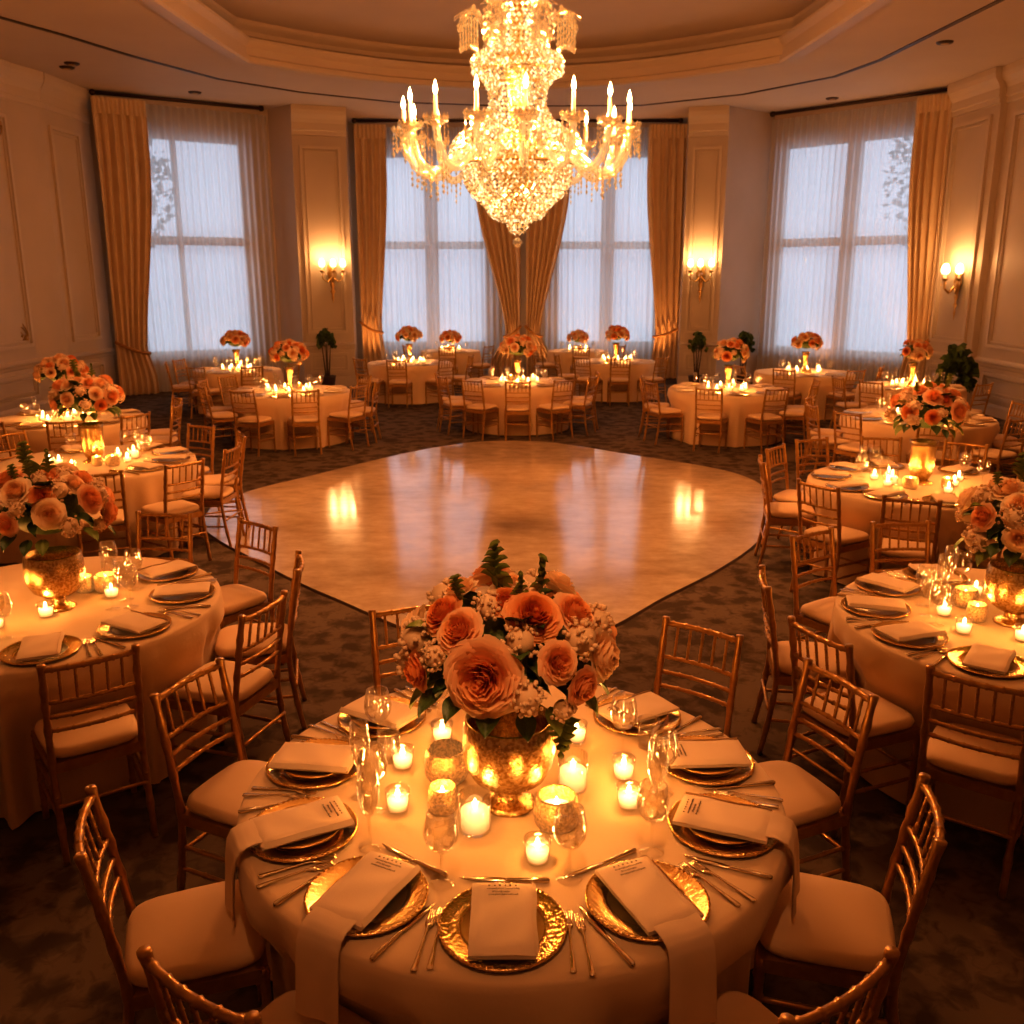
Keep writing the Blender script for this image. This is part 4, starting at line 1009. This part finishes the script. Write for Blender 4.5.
# tables along the left and right
L1, R1, L2, R2, L3, R3 = (-2.48, 4.59), (2.58, 4.36), (-3.92, 8.5), (3.43, 7.57), (-5.45, 11.22), (5.02, 11.34)
CL, CC, CR = (-3.37, 14.04), (.09, 15.25), (3.33, 14.27)
table('L1', 'front left table', L1, [(-97, 1.30), (-55, 1.28), (-18, 1.36), (12, 1.33), (52, 1.39), (83, 1.36)], seed=2)
dress('L1', [-106, -64, -28, 13, 48], 2, 'urn', 'orange and peach rose arrangement with green sprigs', [('votive', -100, .34), ('votive', -58, .20), ('votive', -128, .38), ('goldsmall', 60, .26), ('votive', 22, .34), ('goldsmall', -160, .22), ('votive', -172, .36), ('gold', 45, .34)],
      [('wine', -3, .48), ('wine', 12, .42), ('tumbler', 50, .48), ('wine', 33, .47), ('flute', -8, .40), ('wine', 66, .46), ('wine', -84, .46)], cut=2, seed=3, off=(.11, -.04))
table('R1', 'front right table', R1, [(-126, 1.28), (-156, 1.34), (170, 1.28), (124, 1.32), (94, 1.34)], seed=3)
dress('R1', [-258, -226, -194, -162, -130], 2, None, '', [('votive', 168, .38), ('votive', -157, .42), ('votive', -120, .30), ('goldsmall', 178, .24), ('votive', 98, .40), ('pillar', -100, .34), ('gold', 130, .30)],
      [('wine', 170, .46), ('wine', 152, .47), ('tumbler', 132, .475), ('flute', 141, .40), ('wine', 104, .47), ('wine', -174, .47), ('flute', 116, .46)], cut=2, seed=4)
vase('urn', R1[0] - .08, R1[1] - .03, 'round mercury-gold footed urn of flowers on the front right table', 'gold vases')
bouquet((R1[0] - .08, R1[1] - .03, .762 + .30 + .21), 'orange and cream rose arrangement at the picture edge on the front right table', 'flower arrangements', .29, False, 21, 2, 20)
table('L2', 'second left table', L2, [(-65, 1.40), (-36, 1.42), (-4, 1.34), (25, 1.36), (62, 1.34), (150, 1.34)], seed=4)
dress('L2', [-100, -64, -29, 4, 37, 70, 130], 2, 'cylinder', 'peach rose arrangement with dark foliage', [('votive', -4, .32), ('votive', -150, .30), ('pillar', 30, .35), ('goldsmall', -60, .22), ('votive', 200, .38), ('votive', 60, .26), ('votive', -95, .38), ('gold', -35, .30)],
      [('wine', -2, .48), ('wine', 40, .44), ('wine', 75, .46), ('flute', 110, .44), ('wine', 20, .47), ('wine', 140, .44), ('flute', 57, .47)], cut=1, hiC=False, seed=5)
table('R2', 'second right table', R2, [(-80, 1.34), (-116, 1.36), (-146, 1.34), (170, 1.30), (140, 1.30), (112, 1.38), (82, 1.38), (50, 1.36), (20, 1.36)], seed=5)
dress('R2', [-134, -98, -62, 160, 196, 124, 92, 40], 2, 'cylinder', 'round orange and peach rose arrangement with cream buds', [('votive', 160, .36), ('votive', -160, .34), ('pillar', -170, .26), ('gold', -130, .26), ('votive', -80, .38), ('votive', -30, .26), ('votive', 10, .36), ('goldsmall', -55, .24), ('votive', 130, .28)],
      [('wine', 168, .47), ('flute', 150, .47), ('wine', 120, .47), ('wine', -20, .47), ('wine', 20, .47), ('flute', -150, .47), ('wine', 60, .47)], hiC=False, seed=6)
cutlery('R2', -134, -98, .775, [(.43, 'fork', '', 0), (.57, 'knife', '', 0)]); cutlery('R2', -98, -62, .775, [(.43, 'fork', '', 0), (.57, 'knife', '', 0)])
def far(key, name, c, chairs, plates, vk, bq, R=.9, bR=.27, nc=9, ng=11, seed=0):
    table(key, name, c, [(a, 1.34 * (R / .9) ** .6) for a in chairs], R, 1, seed)
    dress(key, plates, 1, vk, bq, ring(nc, seed * 31, ['votive', 'votive', 'pillar', 'votive', 'goldsmall'], .30 * R / .9), ring(ng, seed * 17 + 9, ['wine', 'flute', 'wine'], .47 * R / .9), False, R, bR, None, False, 2, seed)
far('L3', 'third left table', L3, [-100, -65, -32, 4, 36, 110], [-130, -96, -62, -28, 6, 40, 75, 150], 'trumpet', 'pale peach rose arrangement', seed=7)
far('R3', 'third right table', R3, [-178, -148, -105, -62, -25, 5, 150], [-165, -130, -95, -60, -25, 10, 150], None, '', seed=8)
far('CL', 'left table behind dance floor', CL, [-106, -68, -30, -2, 42, 150, 180, -146], [-160, -125, -88, -50, -12, 26, 132, 166], 'trumpet', 'peach and rust rose arrangement', seed=9)
far('CC', 'middle table behind dance floor', CC, [-122, -90, -58, -26, 4, 176, -154], [-160, -125, -88, -50, -12, 26, 132, 166], 'trumpet', 'amber and cream rose arrangement', seed=10)
far('CR', 'right table behind dance floor', CR, [-114, -72, -34, -6, 168, -160], [-160, -125, -88, -50, -12, 26, 132, 166], 'trumpet', 'orange and peach rose arrangement', seed=11)
far('BL', 'table under the left window', (-5.15, 17.4), [-160, 165, -108, -62, -20], [-140, -100, -60, -20, 184], 'trumpet', 'brown-peach rose arrangement', R=.80, ng=8, seed=12, bR=.235)
far('WL', 'table at the left middle window', (-2.08, 18.9), [-132, -95, -50, -12], [-140, -100, -60, -20], 'trumpet', 'small orange rose arrangement', R=.85, ng=8, seed=13, bR=.235)
far('WR', 'table at the right middle window', (2.14, 19.2), [-128, -92, -50, -168], [-140, -100, -60, -20], 'trumpet', 'small tawny rose arrangement', R=.82, ng=8, seed=14, bR=.235)
far('BR', 'table under the right window', (5.33, 16.9), [-122, -68, -30, -165], [-140, -100, -60, -20], 'trumpet', 'bronze and rose flower arrangement', R=.88, ng=8, seed=15, bR=.235)
far('BS', 'table by the right sconce', (6.35, 14.7), [-140, -98, -172, -60], [-140, -100, -60, -20], 'trumpet', 'loose green and peach flower arrangement', R=.80, ng=8, seed=16, bR=.24)
def low_table(key, name, c, chairs, seed):
    table(key, name, c, [(a, 1.14) for a in chairs], .70, 1, seed)
    dress(key, [-120, -60], 1, None, '', ring(6, seed * 31, ['votive', 'pillar'], .24), ring(3, 20, ['wine'], .43), False, .70, .2, None, False, 2, seed)
    t = thing('flower_bowl', f'low gold bowl of roses on the {name}', 'vase', (c[0], c[1], .762), 0, 'gold vases'); put('bowl', MB().lathe([(.001, .001), (.06, .001), (.05, .02), (.10, .07), (.12, .12), (.11, .12), (.001, .03)], 18).mesh('bowl', M['mercury']), t)
    bouquet((c[0], c[1], 1.05), f'compact rose arrangement in the low bowl on the {name}', 'flower arrangements', .22, False, seed, 1)
low_table('SL', 'small rear table left of pier', (-1.45, 22.0), [-90, -35, -150], 17)
low_table('SR', 'small rear table right of pier', (1.55, 22.0), [-90, -150, -30], 18)

# ---- potted plants along the wall
def plant(x, y, h, r, label, seed, n_=110):
    t = thing('potted_plant', label, 'plant', (x, y, 0), 0, 'dark potted plants'); rr = random.Random(seed)
    put('pot', MB().lathe([(.001, .001), (.13, .001), (.18, .28), (.19, .32), (.17, .32), (.15, .28), (.001, .27)], 18).mesh('pot', M['pot']), t)
    st = MB()
    for k in range(4): st.tube([(.03 * cos(k * 1.6), .03 * sin(k * 1.6), .27), (.06 * cos(k * 1.6), .06 * sin(k * 1.6), h * .5), (r * .5 * cos(k * 1.6), r * .5 * sin(k * 1.6), h * .85)], [.018, .014, .008], 6)
    put('stem', st.mesh('stem', M['pot']), t)
    lf = MB()
    for k in range(n_):
        a = rr.uniform(0, 2 * PI); e = rr.uniform(-.5, 1.3); q = rr.uniform(.15, .85)
        d = Vector((cos(a) * cos(e), sin(a) * cos(e), sin(e))); p = Vector((0, 0, h - r)) + Vector((d.x * r * q, d.y * r * q, d.z * r * q * 1.7))
        leaf_geo(lf, Matrix.Translation(p) @ d.to_track_quat('Y', 'Z').to_matrix().to_4x4() @ Matrix.Rotation(rr.uniform(-1, 1), 4, 'Y'), r * .34, r * .075)
    put('leaves', lf.mesh('leaves', M['leaf']), t)
plant(7.60, 15.9, 1.12, .34, 'bushy dark potted plant by the wide pilaster with the sconce', 1, 200)
plant(-4.10, 20.60, 1.22, .20, 'slim dark potted plant below the left middle sconce', 2)
plant(4.10, 20.60, 1.15, .20, 'slim dark potted plant below the right middle sconce', 3)
plant(5.2, 20.9, 1.15, .20, 'dark potted plant at the near corner of the right window', 4)

# ------------------------------------------------------------------ lights
def point(loc, w, col=(1, .56, .22), r=.02):
    l = bpy.data.lights.new('lamp', 'POINT'); l.energy = w; l.color = col; l.shadow_soft_size = r
    o = bpy.data.objects.new('lamp', l); C.objects.link(o); o.location = loc; return o
WARM = (1, .37, .10)
for p in CH_L: point(p, 118, (1, .39, .125), .03)
for ps in SC:
    for p in ps: point(p, 13, (1, .47, .18), .05)
for x, y, z, pw in CANDLE_L: point((x, y, z), (1.15 if y < 6 else 1.9) * pw, (1, .38, .085), .012)
def spot(loc, to, w, ang, col=WARM):
    l = bpy.data.lights.new('uplight_and_added_fill', 'SPOT'); l.energy = w; l.color = col; l.spot_size = rad(ang); l.spot_blend = .8; l.shadow_soft_size = .05  # serves both the curtain uplights and the added ceiling fill
    o = bpy.data.objects.new('uplight_and_added_fill', l); C.objects.link(o); o.location = loc; o.rotation_euler = (Vector(to) - Vector(loc)).to_track_quat('-Z', 'Y').to_euler()
for x, y, tx, ty, w in [(-3.35, 22.35, -3.45, 22.9, 110), (3.55, 22.35, 3.7, 22.9, 130), (-.1, 22.5, -.1, 23.0, 60), (.75, 22.5, .75, 23, 60), (7.75, 18.9, 8.1, 19.4, 110), (-1.9, 22.7, -1.9, 23.1, 45), (2.2, 22.7, 2.2, 23.1, 45), (6.7, 20.5, 7.0, 21.1, 70), (-6.3, 20.0, -6.6, 20.7, 25)]:
    spot((x, y, .10), (tx, ty, 2.4), w, 55)

ADDED_FILL = [(c, 1.0) for n_, c in TABLES.values()]  # added fill spots from the ceiling over every table, without fixtures
for c, k in ADDED_FILL:
    near = c[1] < 9
    spot((c[0] * .9, c[1] - 2.5, 5.85), (c[0], c[1], 1.05), 400 if c[1] < 3 else 190 if near else 70, 24 if near else 20, (1, .45, .19))
for (x, y, z), k in [((-.01, 2.72, 1.27), 1.0), ((-2.37, 4.55, 1.3), .8), ((2.50, 4.33, 1.3), .8), ((L2[0], L2[1], 1.35), .8), ((R2[0], R2[1], 1.35), .8)]:  # added narrow fill spots that brighten the near bouquets
    spot((x * .85, y - 3.6, 5.8), (x, y, z), 330 * k, 10, (1, .43, .15))
# ------------------------------------------------------------------ world, camera, view
w = bpy.data.worlds.new('dusk'); bpy.context.scene.world = w; w.use_nodes = True; nt = w.node_tree; nt.nodes.clear()
o = N(nt, 'ShaderNodeOutputWorld'); bg = N(nt, 'ShaderNodeBackground'); tc = N(nt, 'ShaderNodeTexCoord'); sx = N(nt, 'ShaderNodeSeparateXYZ'); cr = N(nt, 'ShaderNodeValToRGB')
cr.color_ramp.elements[0].position = .46; cr.color_ramp.elements[0].color = (.30, .36, .46, 1); cr.color_ramp.elements[1].position = .66; cr.color_ramp.elements[1].color = (.70, .78, .90, 1)
mr = N(nt, 'ShaderNodeMapRange'); mr.inputs['From Min'].default_value = -1; mr.inputs['From Max'].default_value = 1
nt.links.new(tc.outputs['Generated'], sx.inputs[0]); nt.links.new(sx.outputs['Z'], mr.inputs['Value']); nt.links.new(mr.outputs[0], cr.inputs[0]); nt.links.new(cr.outputs[0], bg.inputs['Color']); nt.links.new(bg.outputs[0], o.inputs[0])
bg.inputs['Strength'].default_value = 2.15
cam = bpy.data.cameras.new('camera'); co = bpy.data.objects.new('camera', cam); C.objects.link(co)
co.location = (0, 0, 2.44); co.rotation_euler = (rad(90 - 14.3), 0, 0)
cam.sensor_width = 36; cam.lens = 36 * 921 / 1024; cam.clip_end = 200
cam.dof.use_dof = True; cam.dof.focus_distance = 3.1; cam.dof.aperture_fstop = 6.0
sc = bpy.context.scene; sc.camera = co
sc.view_settings.view_transform = 'Standard'; sc.view_settings.look = 'Medium High Contrast'; sc.view_settings.exposure = 0.12
sc.cycles.max_bounces = 8; sc.cycles.transparent_max_bounces = 24; sc.cycles.sample_clamp_indirect = 4; sc.cycles.caustics_reflective = False; sc.cycles.caustics_refractive = False
